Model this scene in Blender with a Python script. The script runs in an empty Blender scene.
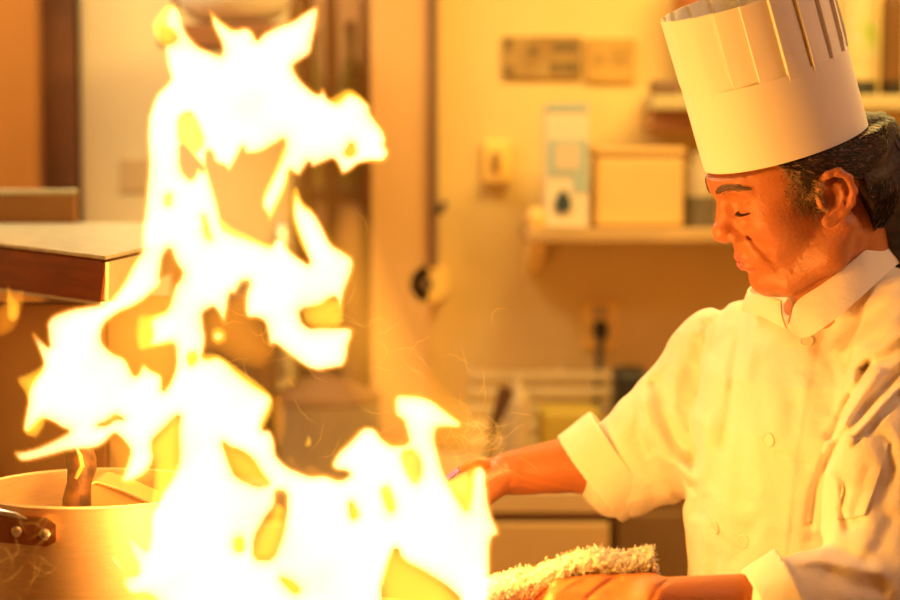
import bpy, bmesh, math, random
import numpy as np
from mathutils import Vector, Matrix
random.seed(7); rng = np.random.default_rng(7)
S = bpy.context.scene; COL = S.collection
# ------------------------------------------------------------------ camera frame
F = 2125.0; CZ = 1.62; TH = math.atan(170/F); CT, ST = math.cos(TH), math.sin(TH)
def P(px, py, Y):
    a = (px-450)/F; b = -(py-300)/F
    d = (a, CT+b*ST, b*CT-ST); k = Y/d[1]
    return np.array((a*k, Y, CZ+d[2]*k))
def inv(p):                                   # world -> photo pixels (N,3)
    x = p[...,0]; y = p[...,1]; z = p[...,2]-CZ
    f = y*CT - z*ST; u = y*ST + z*CT
    return 450+F*x/f, 300-F*u/f
# ------------------------------------------------------------------ object helpers
def mesh_np(name, V, Q, mat=None, parent=None, smooth=True):
    me = bpy.data.meshes.new(name)
    V = np.asarray(V, dtype=np.float32)
    if isinstance(Q, np.ndarray):
        k = Q.shape[1]; me.vertices.add(len(V)); me.vertices.foreach_set('co', V.ravel())
        me.loops.add(Q.size); me.loops.foreach_set('vertex_index', Q.astype(np.int32).ravel())
        me.polygons.add(len(Q)); me.polygons.foreach_set('loop_start', np.arange(0, Q.size, k, dtype=np.int32))
        me.polygons.foreach_set('loop_total', np.full(len(Q), k, dtype=np.int32))
        me.update(calc_edges=True); me.validate()
    else:
        me.from_pydata(V.tolist(), [], Q); me.update()
    if smooth: me.polygons.foreach_set('use_smooth', [True]*len(me.polygons))
    o = bpy.data.objects.new(name, me); COL.objects.link(o)
    if mat: me.materials.append(mat)
    if parent: o.parent = parent; o.matrix_parent_inverse = Matrix.Translation(-Vector(parent.location))
    return o
def empty(name, loc=(0,0,0)):
    o = bpy.data.objects.new(name, None); COL.objects.link(o); o.location = Vector(loc); o.empty_display_size = .05
    return o
def tag(o, label, cat, group=None, kind=None):
    o['label'] = label; o['category'] = cat
    if group: o['group'] = group
    if kind: o['kind'] = kind
    return o
def struct(o): o['kind'] = 'structure'; return o
class MB:                                     # collects shapes for one mesh
    def __init__(s): s.V = []; s.Q = []; s.n = 0
    def add(s, V, Q):
        s.V += [tuple(map(float, v)) for v in V]; s.Q += [tuple(i+s.n for i in q) for q in Q]; s.n = len(s.V); return s
    def box(s, a, b, bev=0.0, M=None):
        bm = bmesh.new(); bmesh.ops.create_cube(bm, size=1)
        a = Vector(a); b = Vector(b)
        for v in bm.verts: v.co = Vector([(a[i]+b[i])/2 + v.co[i]*(b[i]-a[i]) for i in range(3)])
        if bev: bmesh.ops.bevel(bm, geom=bm.edges[:], offset=bev, segments=2, affect='EDGES', profile=.5)
        return s.bm(bm, M)
    def bm(s, bm, M=None):
        if M: bmesh.ops.transform(bm, matrix=M, verts=bm.verts)
        bm.verts.index_update(); s.add([v.co[:] for v in bm.verts], [[v.index for v in f.verts] for f in bm.faces]); bm.free(); return s
    def tube(s, pts, r, n=8, caps=True):
        pts = [Vector(p) for p in pts]; m = len(pts)
        rr = r if hasattr(r, '__len__') else [r]*m
        V = []; up = None
        for i, p in enumerate(pts):
            t = (pts[min(i+1, m-1)]-pts[max(i-1, 0)]).normalized()
            if up is None: up = Vector((0,0,1)) if abs(t.z) < .9 else Vector((1,0,0))
            x = up - t*up.dot(t)
            x = x.normalized() if x.length > 1e-6 else t.orthogonal().normalized(); y = t.cross(x); up = x
            V += [p + (x*math.cos(2*math.pi*k/n) + y*math.sin(2*math.pi*k/n))*rr[i] for k in range(n)]
        Q = [(i*n+k, i*n+(k+1)%n, (i+1)*n+(k+1)%n, (i+1)*n+k) for i in range(m-1) for k in range(n)]
        if caps: Q += [tuple(range(n))[::-1], tuple((m-1)*n+k for k in range(n))]
        return s.add(V, Q)
    def lathe(s, prof, c=(0,0,0), n=48, M=None):      # prof [(r,z)], closed loop of a section
        m = len(prof); V = []
        for k in range(n):
            a = 2*math.pi*k/n
            V += [Vector((r*math.cos(a), r*math.sin(a), z)) for r, z in prof]
        V = [(M @ v if M else v)+Vector(c) for v in V]
        Q = [(k*m+i, ((k+1)%n)*m+i, ((k+1)%n)*m+(i+1)%m, k*m+(i+1)%m) for k in range(n) for i in range(m)]
        return s.add(V, Q)
    def prism(s, poly, vec):                   # polygon of 3-D points extruded by vec
        n = len(poly); v = Vector(vec); a = [Vector(p) for p in poly]
        s.add(a+[p+v for p in a], [tuple(range(n))[::-1], tuple(range(n, 2*n))]+[(i, (i+1)%n, n+(i+1)%n, n+i) for i in range(n)]); return s
    def build(s, name, mat, parent=None, smooth=False, label=None):
        o = mesh_np(name, s.V, s.Q, mat, parent, smooth)
        bm = bmesh.new(); bm.from_mesh(o.data); bmesh.ops.recalc_face_normals(bm, faces=bm.faces[:]); bm.to_mesh(o.data); bm.free()
        if smooth:
            o.data.set_sharp_from_angle(angle=math.radians(40))
        if label: o['label'] = label
        return o
# ------------------------------------------------------------------ materials
def mat(name, col, rough=.6, metal=0, var=0, scale=8, bump=0, bscale=60, spec=.5, stretch=None, col2=None, sss=0, bdist=.002):
    m = bpy.data.materials.new(name); m.use_nodes = True; nt = m.node_tree; b = nt.nodes['Principled BSDF']
    b.inputs['Base Color'].default_value = (*col, 1); b.inputs['Roughness'].default_value = rough
    b.inputs['Metallic'].default_value = metal; b.inputs['Specular IOR Level'].default_value = spec
    tc = nt.nodes.new('ShaderNodeTexCoord'); src = tc.outputs['Object']
    if stretch:
        mp = nt.nodes.new('ShaderNodeMapping'); mp.inputs['Scale'].default_value = stretch; nt.links.new(src, mp.inputs[0]); src = mp.outputs[0]
    if var or col2:
        n = nt.nodes.new('ShaderNodeTexNoise'); n.inputs['Scale'].default_value = scale; n.inputs['Detail'].default_value = 5; nt.links.new(src, n.inputs[0])
        r = nt.nodes.new('ShaderNodeValToRGB'); r.color_ramp.elements[0].position = .35; r.color_ramp.elements[1].position = .65
        c2 = col2 or tuple(min(1, c*(1+var)) for c in col); c1 = col if col2 else tuple(c*(1-var) for c in col)
        r.color_ramp.elements[0].color = (*c1, 1); r.color_ramp.elements[1].color = (*c2, 1)
        nt.links.new(n.outputs[0], r.inputs[0]); nt.links.new(r.outputs[0], b.inputs['Base Color'])
    if bump:
        n2 = nt.nodes.new('ShaderNodeTexNoise'); n2.inputs['Scale'].default_value = bscale; n2.inputs['Detail'].default_value = 4; nt.links.new(src, n2.inputs[0])
        bp = nt.nodes.new('ShaderNodeBump'); bp.inputs['Strength'].default_value = bump; bp.inputs['Distance'].default_value = bdist
        nt.links.new(n2.outputs[0], bp.inputs['Height']); nt.links.new(bp.outputs[0], b.inputs['Normal'])
    if sss:
        b.inputs['Subsurface Weight'].default_value = sss; b.inputs['Subsurface Radius'].default_value = (.012, .004, .002); b.inputs['Subsurface Scale'].default_value = .5
    return m
def attr_mat(name, attr, rough, bump=0, bscale=200, sss=0, spec=.5):
    m = mat(name, (1,1,1), rough, bump=bump, bscale=bscale, sss=sss, spec=spec); nt = m.node_tree
    a = nt.nodes.new('ShaderNodeAttribute'); a.attribute_name = attr
    nt.links.new(a.outputs['Color'], nt.nodes['Principled BSDF'].inputs['Base Color']); return m
def fire_mat(name, col, s):
    m = bpy.data.materials.new(name); m.use_nodes = True; nt = m.node_tree; nt.nodes.remove(nt.nodes['Principled BSDF'])
    e = nt.nodes.new('ShaderNodeEmission'); e.inputs[0].default_value = (*col, 1); e.inputs[1].default_value = s
    nt.links.new(e.outputs[0], nt.nodes['Material Output'].inputs['Volume']); return m
def set_col(o, C, name='tint'):
    a = o.data.color_attributes.new(name, 'FLOAT_COLOR', 'POINT')
    C = np.concatenate([C, np.ones((len(C),1))], 1).astype(np.float32); a.data.foreach_set('color', C.ravel())
# ------------------------------------------------------------------ distance fields
def ss(a, b, x): t = np.clip((x-a)/(b-a), 0, 1); return t*t*(3-2*t)
class Field:
    def __init__(s, M=None): s.pr = []; s.M = M; s.post = None
    def w(s, p):                               # head frame -> world
        p = np.asarray(p, float); return p if s.M is None else s.M[0] @ p + s.M[1]
    def cap(s, a, b, ra, rb=None, k=.01, op=1):
        rb = ra if rb is None else rb; a = s.w(a); b = s.w(b); d = b-a; L = max(1e-9, d@d)
        def f(X):
            h = np.clip((X-a)@d/L, 0, 1); return np.linalg.norm(X-a-h[:,None]*d, axis=1)-(ra+(rb-ra)*h)
        s.pr.append((op, k, f, (a+b)/2, math.sqrt(L)/2+max(ra, rb))); return s
    def chain(s, pts, rs, k=.004, op=1):
        rs = rs if hasattr(rs, '__len__') else [rs]*len(pts)
        for i in range(len(pts)-1): s.cap(pts[i], pts[i+1], rs[i], rs[i+1], k, op)
        return s
    def ell(s, c, r, k=.01, op=1, R=None):
        c = s.w(c); r = np.asarray(r, float); A = np.eye(3) if s.M is None else s.M[0]
        if R is not None: A = A @ R
        def f(X):
            q = (X-c) @ A; k0 = np.linalg.norm(q/r, axis=1); k1 = np.linalg.norm(q/(r*r), axis=1)+1e-9; return k0*(k0-1)/k1
        s.pr.append((op, k, f, c, r.max())); return s
    def fn(s, f, c, R, k=.01, op=1): s.pr.append((op, k, f, np.asarray(c, float), R)); return s
    def ev(s, X, act=None):
        d = np.full(len(X), .5)
        for op, k, f, c, R in (s.pr if act is None else act):
            g = f(X)
            if op == 1: h = np.clip(.5+.5*(d-g)/k, 0, 1); d = d*(1-h)+g*h-k*h*(1-h)
            elif op == -1: h = np.clip(.5-.5*(d+g)/k, 0, 1); d = d*(1-h)-g*h+k*h*(1-h)
            else: d = np.maximum(d, g)
        return s.post(X, d) if s.post else d
    def mesh(s, lo, hi, h, B=20):
        lo = np.asarray(lo, float); hi = np.asarray(hi, float); nb = np.ceil((hi-lo)/(h*B)).astype(int)
        NN = nb*B+4; KV = []; KP = []; QQ = []; br = B*h*.87
        g = np.arange(B+2); G = np.stack(np.meshgrid(g, g, g, indexing='ij'), -1).reshape(-1, 3)
        cor = np.array([(0,0,0),(1,0,0),(0,1,0),(1,1,0),(0,0,1),(1,0,1),(0,1,1),(1,1,1)])
        ed = [(0,1),(2,3),(4,5),(6,7),(0,2),(1,3),(4,6),(5,7),(0,4),(1,5),(2,6),(3,7)]
        def key(c): return (c[...,0]*NN[1]+c[...,1])*NN[2]+c[...,2]
        for bx in range(nb[0]):
            for by in range(nb[1]):
                for bz in range(nb[2]):
                    base = np.array((bx,by,bz))*B; c = lo+(base+B/2+.5)*h
                    act = [p for p in s.pr if p[0] == 0 or np.linalg.norm(p[3]-c) < br+p[4]+p[1]+.012]
                    if not any(p[0] == 1 for p in act): continue
                    if abs(s.ev(c[None], act)[0]) > br*1.5+.02: continue
                    V = s.ev(lo+(G+base)*h, act).reshape(B+2, B+2, B+2); I = V < 0
                    if I.all() or not I.any(): continue
                    cs = sum(I[a:a+B+1, b:b+B+1, e:e+B+1].astype(np.int8) for a, b, e in cor)
                    ac = np.argwhere((cs > 0) & (cs < 8))
                    cv = np.stack([V[ac[:,0]+a, ac[:,1]+b, ac[:,2]+e] for a, b, e in cor], 1)
                    acc = np.zeros((len(ac), 3)); n = np.zeros(len(ac))
                    for a, b in ed:
                        m = (cv[:,a] < 0) != (cv[:,b] < 0); t = np.where(m, cv[:,a]/(cv[:,a]-cv[:,b]+1e-20), 0)
                        acc += m[:,None]*(cor[a]+t[:,None]*(cor[b]-cor[a])); n += m
                    KV.append(key(ac+base)); KP.append(lo+(ac+base+acc/n[:,None])*h)
                    for ax in range(3):
                        sl = [slice(1, B+1)]*3; s2 = list(sl); s2[ax] = slice(2, B+2)
                        a = I[tuple(sl)]; b = I[tuple(s2)]; e = np.argwhere(a != b)+1
                        if not len(e): continue
                        u, v = [(1,2),(2,0),(0,1)][ax]; du = np.zeros(3, int); du[u] = 1; dv = np.zeros(3, int); dv[v] = 1
                        q = np.stack([key(e-du-dv+base), key(e-dv+base), key(e+base), key(e-du+base)], 1)
                        fl = ~I[e[:,0], e[:,1], e[:,2]]; q[fl] = q[fl][:, ::-1]; QQ.append(q)
        K = np.concatenate(KV); Pp = np.concatenate(KP); U, ix = np.unique(K, return_index=True)
        return Pp[ix], np.searchsorted(U, np.concatenate(QQ))
    def obj(s, name, lo, hi, h, mt, parent=None):
        V, Q = s.mesh(lo, hi, h); return mesh_np(name, V, Q, mt, parent)
LE = (60, 40, 40, 6); EXPO = 0.0
LE = (54, 12, 32, 5.7); EXPO = 0.0
# ------------------------------------------------------------------ the flame: closed inflated bodies of glowing gas
def poly_dist(X, polys):                      # signed distance (>0 inside the first polygon and outside the others) and nearest point
    D = np.full(len(X), 1e9); N = X.copy(); inside = None; own = np.zeros(len(X), bool)
    for pi, pl in enumerate(polys):
        A = np.array(pl, float); Bq = np.roll(A, -1, 0); ins = np.zeros(len(X), bool)
        for a, b in zip(A, Bq):
            e = b-a; t = np.clip(((X-a)@e)/max(1e-9, e@e), 0, 1); q = a+t[:,None]*e; d = np.linalg.norm(X-q, axis=1)
            m = d < D; D[m] = d[m]; N[m] = q[m]
            with np.errstate(divide='ignore', invalid='ignore'):
                c = ((a[1] > X[:,1]) != (b[1] > X[:,1])) & (X[:,0] < (b[0]-a[0])*(X[:,1]-a[1])/(b[1]-a[1])+a[0])
            ins ^= c
            if pi: own[m] = True
        inside = ins if pi == 0 else inside & ~ins
    N[own] = X[own]
    return np.where(inside, D, -D), N
def smooth_poly(pl, it=1):
    p = np.array(pl, float)
    for _ in range(it):
        q = np.roll(p, -1, 0); p = np.stack([p*.8+q*.2, p*.2+q*.8], 1).reshape(-1, 2)
    return p
def wob(x, y, s=0):
    return (np.sin(x*.031+s)*np.cos(y*.027+1.3*s)+.6*np.sin(x*.013-y*.019+2+s)+.3*np.sin(x*.07+y*.05+s))
def gas(name, polys, Y, T, fall, mt, parent=None, step=2.0, bend=.015, seed=0, smooth=1, grow=0):
    polys = [smooth_poly(p, smooth) for p in polys]
    lo = polys[0].min(0)-step*1.5-grow; hi = polys[0].max(0)+step*1.5+grow
    nx, ny = (int(v)+2 for v in (hi-lo)/step)
    gx, gy = np.meshgrid(lo[0]+np.arange(nx)*step, lo[1]+np.arange(ny)*step, indexing='ij')
    X = np.stack([gx.ravel(), gy.ravel()], 1); D, N = poly_dist(X, polys); D = D+grow
    ins = (D > .6).reshape(nx, ny); cell = ins[:-1,:-1]|ins[1:,:-1]|ins[:-1,1:]|ins[1:,1:]
    D = D-.6; X2 = X
    th = np.where(D > 0, T*(1-np.exp(-np.maximum(D, 0)/fall)), 0)/2
    mid = Y + bend*wob(X2[:,0], X2[:,1], seed)
    th *= 1+.25*wob(X2[:,1]*1.5, X2[:,0]*1.8, seed+3)*0.5
    th = np.where(D > 0, np.maximum(th, .0004), 0)
    ci, cj = np.nonzero(cell); idx = lambda i, j: i*ny+j
    q = np.stack([idx(ci, cj), idx(ci, cj+1), idx(ci+1, cj+1), idx(ci+1, cj)], 1)
    q = np.concatenate([q[:, [0,1,2]], q[:, [0,2,3]]]); q = q[(D[q] > 0).any(1)]
    n = nx*ny; back = np.arange(n)+n; back[D <= 0] = np.arange(n)[D <= 0]
    qb = back[q][:, ::-1]
    def pos(sgn):
        a = (X2[:,0]-450)/F; b = -(X2[:,1]-300)/F; k = (mid+sgn*th)/(CT+b*ST)
        # keep the outline of the front and back sheets at the size it has in the middle sheet
        km = mid/(CT+b*ST)
        return np.stack([a*km, mid+sgn*th, CZ+(b*CT-ST)*km], 1)
    V = np.concatenate([pos(-1), pos(1)]); Q = np.concatenate([q, qb])
    u, r = np.unique(Q, return_inverse=True); V = V[u]; Q = r.reshape(Q.shape)
    return mesh_np(name, V, Q.astype(np.int64), mt, parent)
HOT = fire_mat('hot_flame', (1, .42, .155), 125)
YEL = fire_mat('yellow_flame', (1, .45, .03), 46)
ORA = fire_mat('orange_flame', (1, .30, .015), 20)
HAZ = fire_mat('smoke_bloom_glow', (1, .34, .03), 1.6)  # emissive haze: smoke together with the bloom around the flame
YF = 2.12
HAZ2 = fire_mat('smoke_bloom_glow_dense', (1, .38, .03), 5.5)
outer = [(172,3),(180,10),(182,20),(187,33),(197,45),(207,50),(220,56),(222,53),(221,43),(216,33),(212,23),(211,11),(217,18),(225,25),(233,30),(247,27),(253,32),(257,41),(264,33),(277,26),(293,21),(305,12),(317,6),(318,12),(316,28),(313,42),(311,53),(305,58),(293,65),(295,72),(303,83),(315,93),(320,94),(323,87),(327,98),(337,103),(343,98),(348,93),(357,95),(363,99),(370,106),(371,113),(377,122),(383,130),(386,138),(385,146),(389,151),(387,158),(382,162),(368,162),(358,164),(350,171),(342,175),(340,170),(336,162),(332,159),(323,163),(312,168),(309,162),(305,168),(299,177),(293,173),(289,170),(287,183),(282,195),(275,207),(271,216),(270,222),(267,213),(262,207),(263,198),(270,183),(276,171),(282,158),(285,146),(284,139),(277,143),(260,153),(245,154),(243,146),(237,158),(229,172),(225,166),(215,163),(212,153),(207,150),(206,165),(208,172),(213,188),(218,205),(222,228),(232,233),(247,238),(260,243),(270,247),(275,240),(282,238),(287,248),(298,257),(310,265),(305,250),(298,233),(293,217),(293,205),(297,189),(299,197),(303,205),(315,213),(322,225),(331,244),(343,251),(352,257),(354,263),(352,273),(344,293),(342,308),(341,323),(339,303),(335,297),(328,300),(320,306),(300,310),(302,322),(310,328),(316,327),(353,327),(352,337),(349,345),(347,360),(343,367),(330,369),(318,371),(308,368),(300,363),(292,357),(275,343),(270,347),(268,337),(265,322),(258,318),(248,318),(245,313),(245,295),(250,281),(242,281),(235,295),(230,293),(227,312),(224,325),(218,312),(213,307),(203,313),(204,325),(206,337),(205,348),(202,358),(209,359),(217,356),(227,362),(237,373),(253,385),(270,395),(272,400),(270,408),(263,422),(262,430),(270,430),(275,440),(276,455),(283,463),(290,468),(300,472),(310,476),(325,475),(340,481),(350,475),(347,471),(335,470),(331,465),(337,453),(350,442),(363,427),(375,428),(382,439),(392,446),(409,444),(406,430),(403,420),(395,415),(394,400),(398,394),(420,396),(432,400),(445,410),(463,424),(458,428),(447,427),(437,428),(435,438),(438,450),(442,467),(447,480),(460,502),(467,512),(470,500),(472,480),(474,470),(480,465),(486,470),(487,487),(490,507),(494,520),(500,534),(492,537),(490,550),(490,570),(490,600),(488,632),(455,634),(462,600),(445,585),(425,572),(402,560),(396,546),(390,560),(385,577),(382,590),(386,634),(200,634),(165,612),(151,593),(131,594),(125,586),(124,577),(137,576),(139,566),(132,552),(127,535),(137,544),(147,552),(150,535),(151,512),(158,504),(161,492),(168,484),(178,465),(179,450),(178,430),(180,413),(165,428),(153,440),(152,447),(154,461),(145,475),(128,483),(121,481),(127,464),(131,450),(124,440),(115,432),(105,443),(97,448),(83,449),(67,451),(50,456),(29,461),(20,461),(14,452),(22,452),(37,448),(50,442),(60,437),(70,431),(62,428),(55,423),(43,418),(35,425),(28,433),(23,430),(26,412),(28,403),(29,390),(34,380),(42,370),(44,362),(38,347),(32,332),(40,340),(50,349),(48,332),(47,323),(53,315),(73,308),(97,305),(110,301),(118,292),(127,278),(134,263),(142,252),(142,230),(145,210),(147,183),(149,162),(147,140),(148,118),(154,100),(158,93),(168,83),(171,78),(167,67),(164,45),(172,43),(177,38),(172,30),(165,28),(166,15)]
h_brown = [(145,300),(152,292),(160,286),(161,270),(163,256),(170,247),(175,262),(182,272),(180,279),(174,286),(170,303),(166,311),(157,315),(150,320),(152,335),(150,346),(160,345),(175,342),(176,367),(170,383),(162,393),(162,375),(150,370),(143,363),(138,375),(133,375),(130,368),(125,358),(112,353),(102,343),(101,333),(105,323),(118,313),(133,307)]
h_low = [(276,490),(286,492),(286,510),(282,535),(272,560),(254,560),(255,537),(267,517),(276,505)]
h_mid = [(222,441),(230,447),(240,450),(252,458),(262,474),(270,484),(258,487),(243,481),(235,475),(229,462)]
h_right = [(402,453),(412,450),(419,458),(421,473),(415,484),(407,470)]
h_eye = [(345,153),(352,142),(355,153),(349,156)]
h_line = [(96,426),(107,422),(116,414),(125,420),(117,418),(107,425)]
h_col = [(180,142),(190,145),(197,160),(204,167),(203,172),(198,167),(195,176),(190,180),(181,170)]
h_col2 = [(179,118),(190,112),(197,124),(203,142),(196,152),(190,145),(180,142)]
h_s1 = [(203,215),(206,222),(211,240),(206,236)]
h_s2 = [(166,198),(170,194),(170,203),(167,205)]
h_s3 = [(188,356),(195,352),(196,360),(190,366)]
h_s4 = [(350,500),(358,514),(352,520)]; h_s5 = [(382,490),(388,486),(394,508),(390,512)]
h_s6 = [(279,577),(290,580),(300,590),(294,594)]; h_s7 = [(235,540),(242,537),(243,550),(236,552)]
holes = [h_brown, h_low, h_mid, h_right, h_eye, h_line, h_col, h_col2, h_s1, h_s2, h_s3, h_s4, h_s5, h_s6, h_s7]
PAN_C = P(318, 640, 2.14)
fl = empty('flame', PAN_C); tag(fl, 'tall white-hot flame leaping from the pan in front of the chef', 'flame')
gas('flame_body', [outer]+holes, YF, .052, 4.8, HOT, fl, step=2.0)
SHE = fire_mat('flame_sheath', (1, .34, .01), 40)
gas('flame_sheath', [outer]+holes[:6]+[h_col], YF, .020, 2.2, SHE, fl, step=2.0, grow=2.6)
yellow = [
 [(150,512),(180,500),(182,430),(178,412),(160,430),(148,445),(155,465)],
 [(176,116),(200,112),(205,145),(206,168),(195,160),(178,142)],
 [(250,562),(254,535),(268,515),(277,500),(288,510),(284,538),(274,562)],
 [(218,436),(240,447),(256,456),(268,470),(272,488),(240,484),(226,466)],
 [(398,448),(420,446),(424,480),(410,490),(396,470)],
 [(136,314),(155,312),(178,308),(178,345),(158,348),(138,353),(134,335)],
 [(326,99),(332,96),(348,86),(358,91),(372,106),(360,112),(336,108)],
 [(207,5),(214,14),(226,22),(236,30),(254,30),(258,44),(230,40),(214,34)],
 [(208,222),(222,216),(232,226),(246,232),(262,240),(276,244),(268,252),(240,246),(215,240)],
 [(150,22),(168,0),(180,8),(180,42),(165,50),(152,38)],
 [(442,478),(452,478),(466,470),(478,462),(484,480),(482,540),(470,560),(462,520)],
 [(198,352),(218,352),(240,368),(262,384),(274,396),(274,412),(262,434),(250,430),(240,400),(226,376),(200,370)],
 [(14,378),(30,372),(46,362),(48,345),(60,380),(40,440),(22,434),(28,410),(26,395)],
 [(108,302),(122,285),(134,262),(146,250),(150,290),(130,302)],
 [(382,600),(378,570),(392,545),(412,560),(440,578),(466,604),(466,634),(384,634)],
 [(300,308),(330,296),(343,300),(344,328),(318,330),(304,325)],
 [(260,196),(272,172),(284,140),(292,168),(286,192),(272,222),(264,212)],
 [(290,192),(297,183),(303,200),(316,210),(312,262),(300,250),(291,220)],
]
yellow += [[tuple(q) for q in (np.array(h)-np.mean(h, 0))*1.6+np.mean(h, 0)] for h in (h_eye, h_s1, h_s2, h_s3, h_s4, h_s5, h_s6, h_s7, h_line)]
for i, p in enumerate(yellow): gas('flame_tongue', [p], YF+.012*((i % 3)-1), .034, 4 if i < 18 else 1.6, YEL, fl, step=2.5, seed=i+1)
orange = [
 [(94,306),(120,300),(150,282),(168,240),(190,270),(180,300),(184,350),(176,388),(160,400),(130,384),(96,350)],
 [(140,488),(120,486),(112,456),(104,440),(120,428),(138,444),(160,452),(164,480)],
 [(200,310),(225,300),(250,285),(262,322),(280,352),(262,372),(238,366),(216,352),(202,352)],
 [(268,395),(284,392),(290,420),(282,455),(270,430)],
 [(330,455),(362,422),(394,440),(410,430),(412,450),(360,480)],
 [(282,462),(292,452),(300,468),(312,462),(322,470),(340,474),(352,480),(320,484)],
]
for i, p in enumerate(orange): gas('flame_fringe', [p], YF+.012, .03, 9, ORA, fl, step=3, seed=i+20)
hz = [(140,160),(200,130),(300,130),(345,160),(372,240),(392,300),(430,360),(500,415),(515,460),(470,500),(380,560),(260,600),(150,600),(90,560),(0,520),(-40,440),(-30,350),(20,300),(90,300),(130,240)]
gas('smoke_bloom_haze', [hz], YF, .10, 45, HAZ, fl, step=6, seed=40, smooth=2)  # glow volume stands in for bloom as well as smoke
hz2 = [(300,300),(340,200),(372,210),(405,310),(440,385),(500,420),(505,455),(450,480),(420,430),(380,440),(350,400)]
gas('smoke_bloom_haze', [hz2], YF+.02, .15, 48, HAZ2, fl, step=4, seed=43, smooth=2)  # denser glow added to brighten the wall right of the flame
def small_flame(polys, Y, label, group=None, mats=(HOT,)):
    c = P(np.mean([p[0] for p in polys[0]]), max(p[1] for p in polys[0]), Y)
    e = empty('small_flame', c)
    tag(e, label, 'flame', group)
    for i, p in enumerate(polys): gas('flame_body' if i == 0 else 'flame_core', [p], Y, .03, 4, mats[i % len(mats)], e, step=1.5, bend=.004, seed=i)
small_flame([[(-6,310),(5,300),(7,281),(14,292),(24,287),(26,300),(20,322),(14,332),(2,338),(-6,336)], [(6,300),(7,283),(14,298),(21,302),(20,318),(13,324),(6,318)]], 2.10, 'small orange flame licking up before the left shelf edge', mats=(ORA, YEL))
small_flame([[(210,329),(218,325),(227,330),(228,341),(218,347),(210,341)], [(213,333),(219,331),(224,334),(223,339),(217,342),(213,339)]], 2.11, 'round blob of fire floating in the gap of the tall flame', mats=(YEL, HOT))
small_flame([[(110,556),(115,556),(126,569),(124,572),(114,563)]], 2.10, 'tiny slanting flame in front of the steel pot', mats=(HOT,))
small_flame([[(303,446),(308,432),(313,440),(312,447),(306,448)], [(306,445),(308,438),(311,444)]], 2.14, 'small yellow ember above the grey pot in the flame gap', mats=(YEL, YEL))
small_flame([[(284,366),(289,376),(297,386),(294,390),(287,383)], [(288,378),(293,382),(294,386)]], 2.14, 'orange streak of flame below the hanging flame tip', mats=(ORA, YEL))
# thin glowing wisps near the far hand
def wisp_obj(name, centre, n, size, seed, label):
    r = np.random.default_rng(seed); mb = MB(); c0 = P(*centre)
    for _ in range(n):
        p = c0 + r.normal(0, 1, 3)*np.array(size)*.5; a = r.uniform(0, 6.3); pts = []; cu = r.uniform(-9, 9)
        b = r.uniform(0, 6.3)
        for k in range(12):
            pts.append(p.copy()); a += cu*.02+r.normal(0, .22)
            p = p + .0035*np.array((math.cos(a), .4*math.sin(b), math.sin(a)))
        mb.tube(pts, [.0002+.0006*math.sin(math.pi*(k+.5)/12) for k in range(12)], n=5)
    o = mb.build(name, WISP, fl, smooth=True)
    o['label'] = label; o['kind'] = 'stuff'
WISP = fire_mat('wisp_glow', (1, .42, .05), 170)
wisp_obj('smoke_wisp', (478, 442, 2.2), 46, (.045, .03, .038), 5, 'curling glowing wisps by the far hand')
wisp_obj('smoke_wisp', (380, 360, 2.2), 30, (.10, .03, .11), 6, 'faint glowing wisps right of the flame')
wisp_obj('smoke_wisp', (250, 350, 2.2), 30, (.09, .03, .09), 8, 'faint glowing wisps in the flame gap')
wisp_obj('smoke_wisp', (40, 550, 2.05), 24, (.06, .02, .05), 9, 'faint glowing wisps before the steel pot')
# ------------------------------------------------------------------ the kitchen
def pbox(mb, x0, y0, x1, y1, Y, dep, bev=.004):
    a = P(x0, y1, Y); b = P(x1, y0, Y); return mb.box((a[0], Y, a[2]), (b[0], Y+dep, b[2]), bev)
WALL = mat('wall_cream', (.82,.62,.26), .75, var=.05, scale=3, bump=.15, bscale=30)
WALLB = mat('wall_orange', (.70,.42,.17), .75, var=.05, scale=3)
WHITEP = mat('pale_panel', (.85,.73,.43), .5, var=.04, scale=2)
WOOD = mat('varnished_wood', (.40,.16,.03), .45, var=.15, scale=3, stretch=(1,1,.15))
DARK = mat('dark_recess', (.11,.055,.03), .7, col2=(.2,.1,.05), scale=5)
STEEL = mat('brushed_steel', (.62,.58,.52), .32, 1, var=.06, scale=20, stretch=(1,1,18), bump=.15, bscale=80)
STEELD = mat('dull_steel', (.42,.34,.26), .45, 1, var=.2, scale=9, bump=.1)
BLACK = mat('black_plastic', (.02,.018,.016), .45)
BRASS = mat('brass_cover', (1,.68,.2), .35, 0)
FLOOR = mat('quarry_tiles', (.32,.13,.07), .5, var=.15, scale=6)
CEIL = mat('ceiling_paint', (.8,.78,.72), .8)
def wall(name, a, b, m): return struct(MB().box(a, b).build(name, m))
YB = 4.4
xc = P(372, 300, YB)[0]
wall('wall_back', (xc, YB, 0), (2.6, YB+.12, 2.7), WALL)
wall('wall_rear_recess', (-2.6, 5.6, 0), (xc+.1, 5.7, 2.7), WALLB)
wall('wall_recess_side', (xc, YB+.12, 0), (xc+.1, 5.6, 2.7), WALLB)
OCH = mat('wall_ochre', (.72,.46,.2), .8)
wall('wall_left', (-2.7, -1.6, 0), (-2.6, 5.7, 2.7), OCH)
wall('wall_right', (2.6, -1.6, 0), (2.7, 4.52, 2.7), OCH)
wall('wall_front', (-2.7, -1.7, 0), (2.7, -1.6, 2.7), OCH)
wall('floor', (-2.7, -1.7, -.1), (2.7, 5.7, 0), FLOOR)
wall('ceiling', (-2.7, -1.7, 2.7), (2.7, 5.7, 2.8), CEIL)
# orange pilaster in front of the wall plane, left of the conduit
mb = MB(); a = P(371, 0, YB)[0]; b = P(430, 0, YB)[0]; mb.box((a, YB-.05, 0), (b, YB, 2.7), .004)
struct(mb.build('trim_1', WALLB))
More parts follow.
